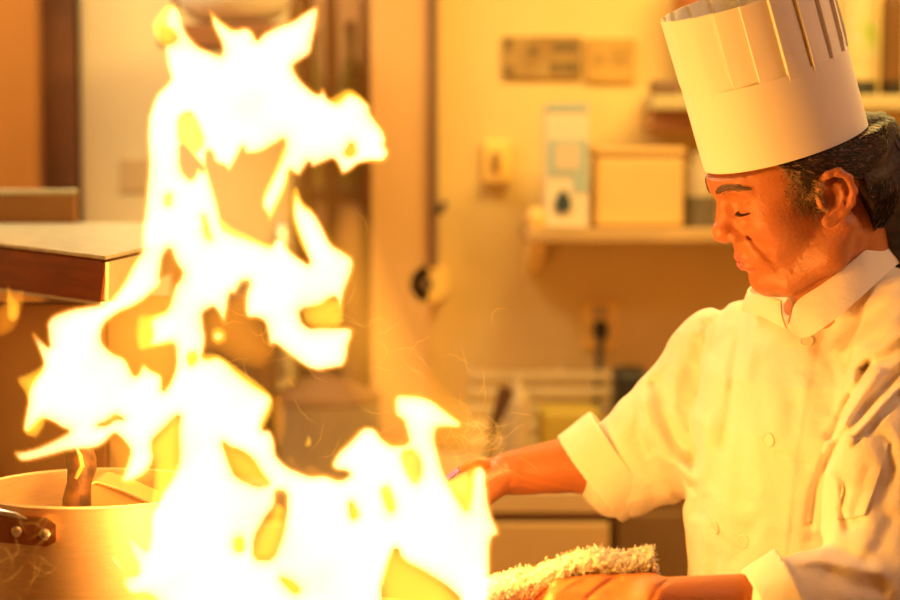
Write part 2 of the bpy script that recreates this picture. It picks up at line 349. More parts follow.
# wood panel, dark doorway, pale panel on the left
def cx(px, Y): return (px-450)*Y/F
o = MB().box((cx(-60,4.3), 4.3, 0), (cx(39,4.3), 4.36, 2.7), .004).build('trim_2', WOOD); struct(o)
o = empty('tall_cabinet', ((cx(39,4.5)+cx(81,4.5))/2, 4.7, 0)); tag(o, 'narrow dark brown cabinet between the wood panel and the pale refrigerator', 'cabinet')
MB().box((cx(37,4.5), 4.5, 0), (cx(82,4.5), 5.1, 2.3), .004).build('body', DARK, o)
MB().box((cx(39,4.5), 4.486, .1), (cx(79,4.5), 4.5, 2.26), .004).build('door', mat('stained_door', (.16,.075,.035), .5, col2=(.34,.14,.06), scale=4), o)
o = empty('refrigerator', ((cx(82,4.4)+cx(292,4.4))/2, 4.7, 0)); tag(o, 'tall pale cream refrigerator behind the top of the flame', 'refrigerator')
MB().box((cx(83,4.5), 4.5, .0), (cx(292,4.5), 4.95, 2.02), .012).build('body', WHITEP, o)
MB().box((cx(84,4.5), 4.47, .1), (cx(290,4.5), 4.498, 1.97), .012).build('door', WHITEP, o)
MB().box((cx(122,4.5), 4.465, 1.49), (cx(150,4.5), 4.47, 1.56), .002).build('sticker', mat('tan_paper', (.66,.48,.24), .7), o, label='faded tan sticker')
MB().tube([(cx(282,4.45), 4.47, 1.1), (cx(282,4.45), 4.44, 1.13), (cx(282,4.45), 4.44, 1.4), (cx(282,4.45), 4.47, 1.43)], .009).build('handle', STEEL, o, True)
# bowl and board standing on the refrigerator, top of frame
zb = P(235, 26, 4.3)[2]
BB = mat('brown_board', (.30,.13,.05), .6)
o = empty('hanging_shelf', (cx(235,4.2), 4.2, P(0,50,4.2)[2]))
MB().box((cx(170,4.2), 4.05, P(0,50,4.2)[2]), (cx(300,4.2), 4.36, P(0,27,4.2)[2]), .004).build('board', BB, o)
for x_ in (cx(177,4.3), cx(294,4.3)): MB().tube([(x_, 4.3, P(0,30,4.2)[2]), (x_, 4.3, 2.7)], .006).build('rod', BB, o)
tag(o, 'brown wooden box shelf behind the top of the flame, under the pale bowl', 'shelf')
R0 = (cx(293,4.2)-cx(178,4.2))/2; c = ((cx(293,4.2)+cx(178,4.2))/2, 4.2, P(0,27,4.2)[2]+.001)
prof = [(.0,.0),(R0*.45,.0),(R0*.8,.018),(R0*.97,.045),(R0,.07),(R0*.985,.07),(R0*.95,.048),(R0*.78,.024),(R0*.43,.006),(.0,.006)]
o = MB().lathe(prof, c, 48).build('mixing_bowl', mat('pale_enamel', (.82,.76,.6), .35), smooth=True)
tag(o, 'wide pale bowl above the flame at the top of the picture', 'bowl')
# storage rack in the recess, right of the flame top
o = empty('storage_rack', (cx(335,4.9), 5.2, 0)); tag(o, 'brown upright storage rack in the recess left of the orange pillar', 'rack')
m = mat('rack_brown', (.55,.34,.15), .6)
for x in (cx(308,4.98), cx(332,4.98), cx(366,4.98)):
    MB().box((x-.013, 4.96, 0), (x+.013, 5.0, 2.5), .003).build('post', m, o)
for z in (1.0, 1.45, 2.02): MB().box((cx(305,4.98), 4.98, z), (cx(369,4.98), 5.38, z+.03), .003).build('shelf', m, o)
GREENB = mat('olive_glass', (.25,.24,.08), .3); 
for i, (x0, x1, y0, col, lab) in enumerate([(311,322,30,(.75,.72,.3),'pale olive bottle on the rack, beside the flame tip'),(322,331,45,(.85,.65,.32),'slim tan bottle standing on the rack in the recess'),(338,362,22,(.55,.45,.16),'dark olive jug at the right end of the rack')]):
    c = P((x0+x1)/2, 0, 5.1); r = (x1-x0)/2*5.1/F; zt = P(0, y0, 5.1)[2]
    h = zt-1.48; prof = [(0,0),(r*.95,0),(r,.01),(r,h*.62),(r*.8,h*.72),(r*.4,h*.8),(r*.4,h*.97),(0,h*.97)]
    e = empty('bottle', (c[0],5.1,1.481)); tag(e, lab, 'bottle')
    MB().lathe(prof, (c[0],5.1,1.481), 24).build('glass', mat('bottle_%d' % i, col, .3), e, True)
    MB().lathe([(0,0),(r*.46,0),(r*.46,h*.07),(0,h*.07)], (c[0],5.1,1.481+h*.93), 16).build('cap', m, e, True)
# conduit
o = empty('wall_conduit', P(433, 270, YB-.06)); tag(o, 'thin grey-brown conduit running down the wall beside the orange pillar', 'pipe')
CON = mat('conduit_grey', (.20,.11,.06), .6)
zt = 2.7; zb = P(0, 266, YB-.03)[2]; x = cx(434, YB-.03)
MB().tube([(x, YB-.065, zt), (x, YB-.065, zb)], .0085, 12).build('pipe', CON, o, True)
a = P(440, 210, YB-.07); MB().tube([a+np.array((-.012,0,.006)), a, a+np.array((.012,0,.016))], [.008,.011,.006], 10).build('clamp', mat('clamp_dark', (.1,.06,.04), .6), o, True)
c = P(429, 284, YB-.05)
o = empty('junction_box', c+np.array((0,.05,0))); tag(o, 'round brass-coloured electrical box at the lower end of the wall conduit', 'electrical box')
Mx = Matrix.Rotation(math.pi/2, 4, 'X')
MB().lathe([(0,-.05),(.040,-.05),(.043,-.04),(.043,-.008),(.038,0),(0,0)], c, 32, Mx).build('housing', BRASS, o, True)
MB().lathe([(0,0),(.016,0),(.014,.010),(0,.010)], c+np.array((-.008,-.003,0)), 20, Mx).build('socket_hole', mat('socket_brown', (.12,.06,.02), .5), o, True)
# switch plate
def plate(x0, y0, x1, y1, name, label, cat, inner):
    c = P((x0+x1)/2, y1, YB); e = empty(name, c); tag(e, label, cat)
    mb = MB(); pbox(mb, x0, y0, x1, y1, YB-.02, .02, .006); mb.build('cover', BRASS, e); inner(e); return e
def sw(e):
    mb = MB(); a = P(492, 172, YB-.032); b = P(500, 152, YB-.032); mb.box((a[0], YB-.034, a[2]), (b[0], YB-.02, b[2]), .003); mb.build('rocker', mat('brass_dark', (.34,.19,.05), .5), e)
    mb = MB(); a = P(483, 187, YB-.03); b = P(510, 180, YB-.03); mb.box((a[0], YB-.03, a[2]), (b[0], YB-.02, b[2]), .003); mb.build('lower_lip', mat('brass_low', (.45,.25,.06), .5), e)
plate(483, 141, 511, 186, 'switch_plate', 'brass-coloured light switch plate on the wall beside the hanging placards', 'light switch', sw)
def ou(e):
    for yy in (311, 330):
        mb = MB(); c = P(600, yy, YB-.021); mb.box((c[0]-.017, YB-.024, c[2]-.013), (c[0]+.017, YB-.02, c[2]+.013), .003); mb.build('socket', mat('socket_tan', (.6,.42,.18), .5), e)
plate(583, 301, 617, 350, 'wall_outlet', 'brass-coloured wall outlet with a black plug in it', 'outlet', ou)
o = empty('power_cord', P(599, 330, YB-.04)); tag(o, 'black plug and grey cord hanging from the wall outlet to the counter', 'cord')
c = P(600, 328, YB-.03); MB().box((c[0]-.013, YB-.07, c[2]-.02), (c[0]+.013, YB-.024, c[2]+.016), .006).build('plug', BLACK, o)
MB().tube([(c[0], YB-.055, c[2]-.018), P(599, 350, YB-.06), P(598, 380, YB-.07), P(596, 410, YB-.08), P(590, 442, YB-.08)], .0075, 10).build('cord', mat('cord_grey', (.13,.10,.075), .6), o, True)
# placards
for (x0, y0, x1, y1, col, col2, lab, deco) in [
    (503, 36, 582, 78, (.46,.30,.10), (.34,.20,.06), 'dark olive placard with brown patches on the wall', [(505,38,512,50),(505,66,514,76),(529,46,538,56),(553,42,578,52),(550,62,560,74),(562,62,580,72)]),
    (586, 38, 635, 82, (.62,.38,.10), (.52,.31,.08), 'plain golden placard next to the patterned placard', [(592,54,606,64),(612,48,628,66)])]:
    e = empty('placard', P((x0+x1)/2, y1, YB)); tag(e, lab, 'sign')
    mb = MB(); pbox(mb, x0, y0, x1, y1, YB-.012, .012, .002); mb.build('board', mat('placard', col, .5, col2=col2, scale=14), e)
    dm = mat('placard_print', tuple(v*.42 for v in col), .6) if x0 < 550 else mat('placard_print_light', tuple(v*.72 for v in col), .6)
    for q in deco: mb = MB(); pbox(mb, *q, YB-.0135, .0016, 0); mb.build('print', dm, e)
# long shelf with boxes
SH = 4.12
o = empty('wall_shelf', P(640, 243, YB)); tag(o, 'long wall shelf with a tan front edge, carrying the carton and tan box', 'shelf')
mb = MB(); a = P(526, 243, SH); b = P(800, 229, SH); mb.box((a[0], SH, a[2]), (b[0], YB, b[2]), .004); mb.build('shelf_board', mat('shelf_tan', (.46,.29,.12), .5, var=.2, scale=4), o)
for px in (537, 780):
    mb = MB(); a = P(px-7, 280, SH+.06); b = P(px+8, 243, SH+.06); yy = SH+.05
    mb.prism([(a[0], YB, a[2]), (a[0], YB-.03, a[2]), (a[0], yy, b[2]-.012), (a[0], yy, b[2]), (a[0], YB, b[2])], (b[0]-a[0], 0, 0))
    mb.build('bracket', BRASS, o)
zs = P(640, 229, SH)[2]+.001
def on_shelf(x0, x1, y0, dep, Y=SH+.04):
    a = P(x0, y0, Y); b = P(x1, y0, Y); return (a[0], Y, zs), (b[0], Y+dep, a[2])
o = MB().lathe([(0,0),(.017,0),(.019,.01),(.019,.028),(.012,.038),(0,.040)], (P(537,0,SH+.03)[0], SH+.05, zs), 20).build('spice_jar', mat('jar_gold', (.8,.5,.16), .4), smooth=True)
tag(o, 'small rounded gold jar at the left end of the long shelf', 'jar')
c0, c1 = on_shelf(545, 589, 105, .09)
o = empty('carton', ((c0[0]+c1[0])/2, c0[1]+.05, zs)); tag(o, 'tall white and pale blue carton with a dark drop emblem on the long shelf', 'carton')
MB().box(c0, c1, .003).build('box', mat('carton_white', (.72,.62,.46), .5), o)
def onf(x0, y0, x1, y1, name, m, k=0):
    a = P(x0, y1, SH+.04); b = P(x1, y0, SH+.04); return MB().box((a[0], SH+.038-k*.001, a[2]), (b[0], SH+.0405, b[2])).build(name, m, o)
BLU = mat('carton_blue', (.36,.46,.44), .5)
onf(546, 103.5, 588, 111, 'blue_band', BLU); onf(548, 139, 588, 176, 'blue_panel', BLU)
onf(555, 143, 580, 170, 'inner_panel', mat('carton_tan', (.60,.50,.38), .5), 1.2); onf(573, 176, 588, 192, 'blue_patch', BLU)
e = P(563, 205, SH+.037); pts = [(math.cos(t)*.0155*(1 if math.sin(t) < 0 else math.cos(t)**2*.4+.6), math.sin(t)*.0155*(1 if math.sin(t) < 0 else 1.9)) for t in np.linspace(0, 2*math.pi, 24, endpoint=False)]
MB().prism([(e[0]+x, SH+.034, e[2]+z) for x, z in pts], (0,.003,0)).build('drop_emblem', mat('emblem_dark', (.02,.05,.06), .5), o, label='dark drop-shaped emblem')
c0, c1 = on_shelf(595, 684, 147, .16, SH+.05)
o = empty('storage_box', ((c0[0]+c1[0])/2, c0[1]+.08, zs)); tag(o, 'wide tan storage box beside the tall carton on the long shelf', 'box')
TAN = mat('box_tan', (.70,.46,.17), .55, var=.06, scale=5)
MB().box(c0, (c1[0], c1[1], c1[2]-.018), .008).build('box', TAN, o)
MB().box((c0[0]-.004, c0[1]-.004, c1[2]-.018), (c1[0]+.004, c1[1]+.004, c1[2]), .006).build('lid', mat('box_lid', (.60,.37,.12), .55), o)
c = P(702, 0, SH+.09); r = 16*(SH+.09)/F; h = P(0,152,SH+.09)[2]-zs
o = empty('glass_jar', (c[0], SH+.09, zs)); tag(o, 'greyish glass jar with a dark base behind the chef\'s nose', 'jar')
MB().lathe([(0,.028),(r,.028),(r,h*.8),(r*.7,h*.9),(r*.7,h),(0,h)], (c[0], SH+.09, zs), 28).build('glass', mat('jar_grey', (.46,.36,.24), .2), o, True)
MB().lathe([(0,0),(r*1.04,0),(r*1.04,.06),(0,.06)], (c[0], SH+.09, zs), 28).build('base', mat('jar_dark', (.13,.10,.07), .4), o, True)
# upper shelf
o = empty('upper_shelf', P(800, 108, YB)); tag(o, 'upper wall shelf passing behind the chef\'s hat', 'shelf')
mb = MB(); a = P(652, 110, SH+.06); b = P(960, 95, SH+.06); mb.box((a[0], SH+.06, a[2]), (b[0], YB, b[2]), .004); mb.build('shelf_board', mat('shelf_light', (.52,.42,.22), .5), o)
mb = MB(); a = P(652, 131, SH+.1); b = P(700, 111, SH+.1); mb.box((a[0], SH+.1, a[2]), (b[0], YB, b[2]), .004); mb.build('bracket', mat('bracket_brown', (.40,.18,.06), .5), o)
zu = P(800, 95, SH+.06)[2]+.001
c0, c1 = P(652, 95, SH+.08), P(676, 80, SH+.08)
o = MB().box((c0[0], SH+.08, zu), (P(680,0,SH+.08)[0], SH+.15, c1[2]), .005).build('tray', mat('tray_dark', (.2,.11,.06), .5)); tag(o, 'dark brown tray on the upper shelf left of the hat', 'tray')
c = P(706, 22, SH+.2); rr = .062
e = empty('copper_pot', (c[0], SH+.2, zu)); tag(e, 'rust-brown round pot on the upper shelf behind the hat top', 'pot')
MB().lathe([(0,0),(.03,0),(.045,.05),(.052,.10),(rr,.14),(rr*1.06,.19),(rr*.95,.235),(rr*.6,.262),(0,.27)], (c[0], SH+.2, zu), 36).build('body', mat('rust_glaze', (.42,.14,.03), .4), e, True)
MB().lathe([(0,0),(.016,0),(.018,.012),(0,.018)], (c[0], SH+.2, zu+.268), 20).build('lid_knob', mat('rust_dark', (.2,.07,.02), .4), e, True)
def bottle(px, w, y0, col, basecol, lab, Y=SH+.13, label_col=None):
    c = P(px, 0, Y); r = w/2*Y/F; h = P(0,y0,Y)[2]-zu; e = empty('bottle', (c[0], Y, zu)); tag(e, lab, 'bottle')
    L = (c[0], Y, zu)
    MB().lathe([(0,.004),(r,.004),(r,h*.66),(r*.85,h*.75),(r*.36,h*.86),(r*.36,h),(0,h)], L, 28).build('glass', mat('bottle_glass', col, .25), e, True)
    MB().lathe([(0,0),(r*1.03,0),(r*1.03,.028),(0,.028)], L, 28).build('base', mat('bottle_base', basecol, .4), e, True)
    MB().lathe([(0,0),(r*.42,0),(r*.42,.02),(0,.02)], (c[0], Y, zu+h), 16).build('cap', mat('bottle_cap', basecol, .4), e, True)
    if label_col: MB().lathe([(r*1.01,.07),(r*1.03,.07),(r*1.03,.15),(r*1.01,.15)], L, 28).build('paper_label', mat('bottle_label', label_col, .5, col2=(.6,.52,.36), scale=18), e, True)
bottle(858, 38, -60, (.62,.50,.27), (.04,.04,.035), 'pale bottle with a green patch standing right of the hat', label_col=(.35,.48,.08))
bottle(893, 22, -40, (.17,.08,.03), (.03,.02,.015), 'dark brown bottle at the right edge of the upper shelf')
# ---- back counter
YC = 3.9; zc = P(550, 490, YC)[2]
o = empty('back_counter', (cx(440,YC), 4.15, 0)); tag(o, 'steel-topped back counter with orange-lit drawers below the far arm', 'counter')
xl, xr = cx(180, YC), cx(614, YC)
MB().box((xl, YC, zc-.046), (xr, YB, zc), .006).build('worktop', mat('counter_tan', (.60,.42,.22), .4, var=.1, scale=4), o)
MB().box((xl+.01, YC+.02, .1), (xr-.01, YB-.01, zc-.05), .004).build('body', DARK, o)
n = 3; w = (xr-xl)/n
for i in range(n):
    d = MB().box((xl+i*w+.005, YC-.004, .15), (xl+(i+1)*w-.005, YC+.018, zc-.062), .004).build('door', mat('door_tan', (.56,.36,.15), .5, var=.05, scale=3), o)
    MB().tube([(xl+i*w+.06, YC-.004, zc-.18), (xl+i*w+.06, YC-.03, zc-.19), (xl+i*w+.06, YC-.03, zc-.30), (xl+i*w+.06, YC-.004, zc-.31)], .006).build('handle', STEEL, d, True)
o = empty('floor_cabinet', (cx(800,4.05), 4.2, 0)); tag(o, 'cabinet with its shade painted dark olive-brown, below the shelf, right of the back counter', 'cabinet')
OLV = mat('cabinet_shade_brown', (.19,.10,.03), .6, var=.08, scale=2)  # dark brown puts the shade on this set-back unit into its colour
MB().box((cx(612,4.0), 4.0, .08), (cx(1000,4.0), YB-.002, zc-.01), .004).build('body', OLV, o)
MB().box((cx(618,4.0), 3.985, .14), (cx(800,4.0), 3.999, zc-.06), .004).build('door', OLV, o)
# ---- things on the back counter
o = empty('dish_rack', (cx(560,4.2), 4.2, zc)); tag(o, 'low cream plate rack with horizontal rails along the back counter', 'rack')
RK = mat('rack_cream', (.66,.50,.27), .5); y0 = 4.30
ztop = P(0, 366, y0)[2]
for k, px in enumerate((472, 560, 690)):
    x = cx(px, y0); MB().box((x-.006, y0, zc+.001), (x+.006, y0+.012, ztop), .001).build('post', RK, o)
for k in range(6):
    z = ztop-.02-k*.034; MB().box((cx(470,y0), y0-.008, z-.009), (cx(692,y0), y0+.004, z+.009), .003).build('rail', RK, o)
def lump(px0, px1, y0, Y, name, cat, lab, m, shape='box', z0=None):
    z0 = zc+.001 if z0 is None else z0; x0, x1 = cx(px0, Y), cx(px1, Y); z1 = P(0, y0, Y)[2]
    if shape == 'box': o = MB().box((x0, Y, z0), (x1, Y+.12, z1), .012).build(name, m)
    else:
        r = (x1-x0)/2; h = z1-z0
        o = MB().lathe([(0,0),(r*.9,0),(r,.01),(r,h*.7),(r*.85,h*.82),(r*.4,h*.9),(r*.38,h),(0,h)], ((x0+x1)/2, Y+r, z0), 28).build(name, m, smooth=True)
    tag(o, lab, cat); return o
lump(505, 532, 378, 4.05, 'squeeze_bottle', 'bottle', 'whitish grey squeeze bottle on the back counter above the far wrist', mat('grey_white', (.50,.37,.22), .5), 'l')
lump(540, 602, 411, 4.08, 'storage_tub', 'tub', 'olive-green tub on the back counter behind the far sleeve', mat('olive_tub', (.42,.30,.045), .5))
lump(617, 650, 372, 4.14, 'radio', 'radio', 'black boxy appliance peeking over the far sleeve', BLACK)
o = empty('utensil', P(495, 448, 4.0)); tag(o, 'dark brown handled utensil leaning on the back counter left of the squeeze bottle', 'utensil')
a, b = P(507, 388, 4.0), P(492, 432, 4.0); MB().tube([a, (a+b)/2, b], [.016,.012,.008], 12).build('grip', mat('grip_brown', (.11,.05,.02), .5), o, True)
c = np.array((P(488,0,4.0)[0], 4.0, zc+.004)); MB().tube([b, c], [.006,.012], 10).build('blade', STEELD, o, True)
# dark stock pot behind the flame
c = (cx(322, 4.0)+.0, 4.08, zc+.001); r = 56*4.0/F; h = P(0,405,4.0)[2]-zc
o = empty('stock_pot', c); tag(o, 'grey-brown stock pot on the back counter seen through the flame gap', 'pot')
GP = mat('grey_pot', (.30,.24,.17), .5, .4)
MB().lathe([(0,0),(r,0),(r,h),(r*.97,h),(r*.97,.01),(0,.01)], c, 48).build('body', GP, o, True)
MB().lathe([(0,h+.05),(r*.3,h+.045),(r*.98,h+.012),(r*1.02,h),(r*1.0,h-.004),(0,h)], c, 48).build('lid', mat('pot_lid_dark', (.17,.08,.035), .5), o, True)
MB().tube([np.array(c)+(-.03,-0.,h+.045), np.array(c)+(-.03,0,h+.07), np.array(c)+(.03,0,h+.07), np.array(c)+(.03,0,h+.045)], .006).build('lid_handle', BLACK, o, True)
# dark oven left of it
o = empty('oven', (cx(220,4.1), 4.2, zc)); tag(o, 'dark brown countertop oven on the back counter hidden by the flame', 'oven')
MB().box((cx(182,4.0), 4.02, zc+.001), (cx(262,4.0), 4.36, P(0,296,4.0)[2]), .01).build('body', mat('oven_brown', (.16,.07,.03), .5), o)
MB().box((cx(186,4.0), 4.0, zc+.03), (cx(258,4.0), 4.02, P(0,306,4.0)[2]), .006).build('door', mat('oven_door', (.1,.05,.03), .3), o)
# ------------------------------------------------------------------ cooking line (foreground)
# range: cooktop under pan and pot, with a back panel
RX0, RX1, RY0, RY1, RZ = -.95, .06, 1.92, 2.72, .93
o = empty('gas_range', ((RX0+RX1)/2, 2.3, 0)); tag(o, 'steel cooking range below the frame carrying the pot and pan', 'stove')
MB().box((RX0, RY0, .1), (RX1, RY1, RZ), .008).build('body', STEELD, o)
for (gx, gy) in ((P(95,487,2.3)[0], 2.3), (P(318,600,2.14)[0], 2.14)):
    mb = MB()
    for k in range(6):
        a = math.pi*k/6; d = np.array((math.cos(a), math.sin(a), 0))*.13; c = np.array((gx, gy, RZ+.018)); mb.tube([c-d, c+d], .006, 6)
    for k in range(4):
        a = math.pi*k/2; mb.box((gx+.11*math.cos(a)-.006, gy+.11*math.sin(a)-.006, RZ-.002), (gx+.11*math.cos(a)+.006, gy+.11*math.sin(a)+.006, RZ+.018))
    mb.build('burner_grate', BLACK, o)
for k in range(5): MB().lathe([(0,-.03),(.02,-.03),(.024,0),(0,0)], (RX0+.12+k*.19, RY0, RZ-.08), 20, Mx).build('knob', BLACK, o, True)
mb = MB(); mb.box((RX0, 2.74, .5), (cx(104,2.74), 2.77, P(0,303,2.75)[2]), .003)
o2 = mb.build('back_panel', mat('dark_brown_panel', (.34,.15,.05), .5, .5, col2=(.18,.08,.03), scale=3), o)  # brown varying at random to a darker brown
mb = MB(); mb.box((cx(104.5,2.74), 2.745, .5), (cx(186,2.74), 2.765, P(0,296,2.75)[2]), .003)
mb.build('heat_shield', mat('tan_shield', (.40,.27,.15), .55, .3, var=.1, scale=4), o)
# over-shelf (salamander) at left
A = np.array((-.578, 2.73)); Bc = np.array((-.398, 2.45)); zt = P(105, 258, 2.45)[2]; 
Cc = np.array((-.379, 2.62)); D2 = np.array((-.385, 3.35)); A2 = A+(A-Bc)*1.4
def pz(q, z): return (q[0], q[1], z)
poly = [A2, Bc, Cc, D2, np.array((A2[0], 3.35))]
o = empty('broiler_shelf', pz((A+Bc)/2, zt-.06)); tag(o, 'steel over-shelf with a brown front face at the left edge above the pot', 'shelf')
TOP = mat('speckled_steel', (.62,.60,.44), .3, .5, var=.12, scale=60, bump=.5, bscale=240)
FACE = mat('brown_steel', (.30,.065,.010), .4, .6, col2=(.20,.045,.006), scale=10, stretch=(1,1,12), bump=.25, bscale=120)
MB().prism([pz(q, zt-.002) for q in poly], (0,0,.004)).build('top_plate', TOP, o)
# front face with a rounded, inward-slanting right end
zb1 = P(97, 303, 2.45)[2]; u = (Bc-A2)/np.linalg.norm(Bc-A2)
fr = [pz(A2, zb1-.01), pz(Bc-u*.016, zb1), pz(Bc-u*.004, zt-.018), pz(Bc-u*.004, zt-.012), pz(Bc-u*.008, zt-.007), pz(Bc-u*.014, zt-.005), pz(A2, zt-.005)]
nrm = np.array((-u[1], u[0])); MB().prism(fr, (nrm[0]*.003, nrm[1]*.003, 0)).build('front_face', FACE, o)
MB().prism([pz(A2, zb1-.014), pz(Bc-u*.014, zb1-.004), pz(Bc-u*.014, zb1), pz(A2, zb1-.01)], (nrm[0]*.02-.002, nrm[1]*.02-.004, 0)).build('bottom_lip', STEEL, o)
MB().prism([pz(Bc-u*.012+nrm*.004, zb1), pz(Bc, zt-.005), pz(Cc, zt-.005), pz(Cc-(.014,0), zb1)], (.004,.003,0)).build('side_face', mat('polished_steel', (.80,.72,.55), .45, .6), o)
MB().prism([pz(Cc-(.014,0), zb1), pz(Cc, zt-.005), pz(D2, zt-.005), pz(D2, zb1)], (-.006,0,0)).build('side_face', STEEL, o)
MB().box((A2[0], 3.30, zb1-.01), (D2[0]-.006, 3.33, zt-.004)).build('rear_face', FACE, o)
mb = MB(); yg = 3.33; mb.box((A2[0], yg, zt), (cx(76,yg), yg+.02, P(0,191,yg)[2]), .003); mb.build('back_guard', mat('guard_brown', (.36,.18,.07), .45, .5), o)
mb = MB(); mb.box((A2[0], yg-.006, P(0,194,yg)[2]), (cx(76,yg), yg+.025, P(0,189.5,yg)[2]), .002); mb.build('guard_rim', TOP, o)
for q in (A2*.98+Bc*.02+np.array((0,.1)), np.array((D2[0]-.03, 3.28)), np.array((A2[0]+.03, 3.28))):
    MB().box((q[0]-.015, q[1]-.015, 0), (q[0]+.015, q[1]+.015, zb1)).build('post', STEELD, o)
# ---- steel pot lower left
pc = P(95, 487, 2.3); r = 119*2.3/F; zr = pc[2]; z0 = RZ+.025
o = empty('steel_pot', (pc[0], 2.3, z0)); tag(o, 'brushed steel pot with a riveted handle at the lower left', 'pot')
h = zr-z0
POT = mat('pot_steel', (.74,.56,.32), .5, .55, var=.05, scale=30, stretch=(1,1,14), bump=.2, bscale=60)
MB().lathe([(0,0),(r*.93,0),(r*.99,.012),(r,.03),(r,h-.004),(r+.002,h-.001),(r,h+.001),(r-.003,h-.001),(r-.003,.03),(r*.93,.006),(0,.006)], (pc[0],2.3,z0), 96).build('body', POT, o, True)
# handle plate wrapped on the pot wall, then strap leaving to the left
def onpot(px, py, off):                       # point on the pot wall seen at px
    x = (px-450)/F
    # ray / cylinder
    best = None
    for y in np.linspace(2.3-r*1.2, 2.3, 400):
        q = P(px, py, y)
        if (q[0]-pc[0])**2+(y-2.3)**2 <= (r+off)**2: return q
    return P(px, py, 2.3)
mb = MB(); V = []; n = 16
yt = [518-.0*k for k in range(n)]
BR = mat('handle_brown', (.30,.11,.04), .4, .7, var=.2, scale=20)
for k in range(n):
    px = -24+ (56+24)*k/(n-1); t = k/(n-1); up = 514+ (t*4); dn = 540+t*8
    if k >= n-3: s_ = [0,.18,.42][k-(n-3)]; m_ = (up+dn)/2; up = up+(m_-up)*s_; dn = dn+(m_-dn)*s_
    V += [onpot(px, up, .0), onpot(px, dn, 0), onpot(px, dn, .005), onpot(px, up, .005)]
Q = [(4*k+i, 4*k+(i+1)%4, 4*k+4+(i+1)%4, 4*k+4+i) for k in range(n-1) for i in range(4)]+[(0,1,2,3), (4*n-4,4*n-3,4*n-2,4*n-1)]
hd = mb.add(V, Q).build('handle', BR, o)
for px, py in ((17,531), (45,534)):
    c = onpot(px, py, .005); MB().lathe([(0,0),(.0062,0),(.0055,.003),(.003,.0048),(0,.005)], c, 16, Matrix.Rotation(math.pi/2, 4, 'X')).build('rivet', STEEL, hd, True)
MB().tube([onpot(-20,509,.008), onpot(0,512,.010), onpot(15,515,.009), onpot(27,519,.004)], [.003,.0035,.003,.0015], 8).build('wire_loop', STEEL, hd, True)
# things standing in the pot
o = empty('ladle', P(78, 500, 2.3)); tag(o, 'scorched dark ladle handle standing in the steel pot', 'ladle')
CH = mat('scorched_metal', (.07,.03,.015), .5, .5, col2=(.30,.13,.04), scale=55, bump=.8, bscale=90)
mb = MB(); pts = [P(76,520,2.31), P(77,500,2.31), P(79,484,2.31), P(82,470,2.32), P(80,456,2.33), P(86,447,2.34)]
mb.tube(pts, [.016,.016,.0135,.016,.018,.010], 14); mb.build('shaft', CH, o, True)
MB().tube([P(76,478,2.29), P(82,466,2.285), P(80,456,2.288), P(77,449,2.3)], [.002,.0028,.0028,.0015], 8).build('hook', BRASS, o, True)
mb = MB(); cc = P(76,520,2.31); mb.lathe([(0,-.14),(.02,-.135),(.035,-.11),(.04,-.09),(.037,-.09),(.018,-.13),(0,-.134)], cc, 24); mb.tube([cc, cc+np.array((0,0,-.13))], .006, 8); mb.build('bowl', CH, o, True)
o = empty('lid', P(110, 505, 2.33)); tag(o, 'tan wedge-shaped lid tilted inside the steel pot', 'lid')
pts = [(73,516),(78,505),(84,492),(91,483),(96,481.5),(120,489),(152,503),(160,512),(120,520)]
MB().prism([P(x, y, 2.31+(x-73)*.0006) for x, y in pts], (.006,.045,.004)).build('plate', mat('lid_tan', (.72,.45,.16), .42, .4, var=.05), o)
MB().tube([P(x, y, 2.305+(x-73)*.0006) for x, y in [(77,507),(83,494),(90,484.5),(96,482),(120,489.5),(152,503.5)]], .0022, 8).build('rim', mat('lid_rim', (.8,.52,.2), .35, .5), o, True)
# ---- frying pan with handle (mostly under the frame)
PR = .158; pcen = P(318, 628, 2.14); pan = empty('frying_pan', pcen+np.array((0,0,-.05))); tag(pan, 'frying pan full of fire held over the range by the chef', 'pan')
IRON = mat('seared_iron', (.16,.08,.04), .45, .6, col2=(.3,.14,.05), scale=8)
MB().lathe([(0,-.045),(PR*.78,-.045),(PR*.9,-.03),(PR,0),(PR-.004,.001),(PR*.89,-.026),(PR*.77,-.041),(0,-.041)], pcen, 64).build('body', IRON, pan, True)
hA = pcen+np.array((PR*.97,-.02,-.006)); hB = P(668, 624, 2.16)
MB().tube([hA, hA*.66+hB*.34+np.array((0,0,.006)), hB], [.010,.0105,.012], 12).build('handle', mat('pan_handle', (.1,.05,.03), .45, .6), pan, True)
# ------------------------------------------------------------------ lights
def area(name, loc, rot, sx, sy, e, col):
    l = bpy.data.lights.new(name, 'AREA'); l.shape = 'RECTANGLE'; l.size = sx; l.size_y = sy; l.energy = e; l.color = col
    o = bpy.data.objects.new(name, l); COL.objects.link(o); o.location = loc; o.rotation_euler = rot; return o
def clamp_fixture(x, y, sx, sy, e, col, lab, i):
    o = empty('ceiling_light', (x, y, 2.7)); tag(o, lab, 'light', 'ceiling light panels')
    MB().box((x-sx/2-.02, y-sy/2-.02, 2.66), (x+sx/2+.02, y+sy/2+.02, 2.698), .004).build('frame', CEIL, o)
    area('ceiling_lamp', (x, y, 2.655), (0,0,0), sx, sy, e, col)
clamp_fixture(.9, 3.3, 1.2, .5, LE[0], (1,.66,.17), 'rectangular ceiling light panel over the back counter', 0)
clamp_fixture(1.75, 1.9, 1.2, .5, LE[1], (1,.72,.50), 'rectangular ceiling light panel behind the chef', 1)
clamp_fixture(-1.2, 3.6, 1.2, .5, LE[2], (1,.80,.44), 'rectangular ceiling light panel over the pale refrigerator', 2)
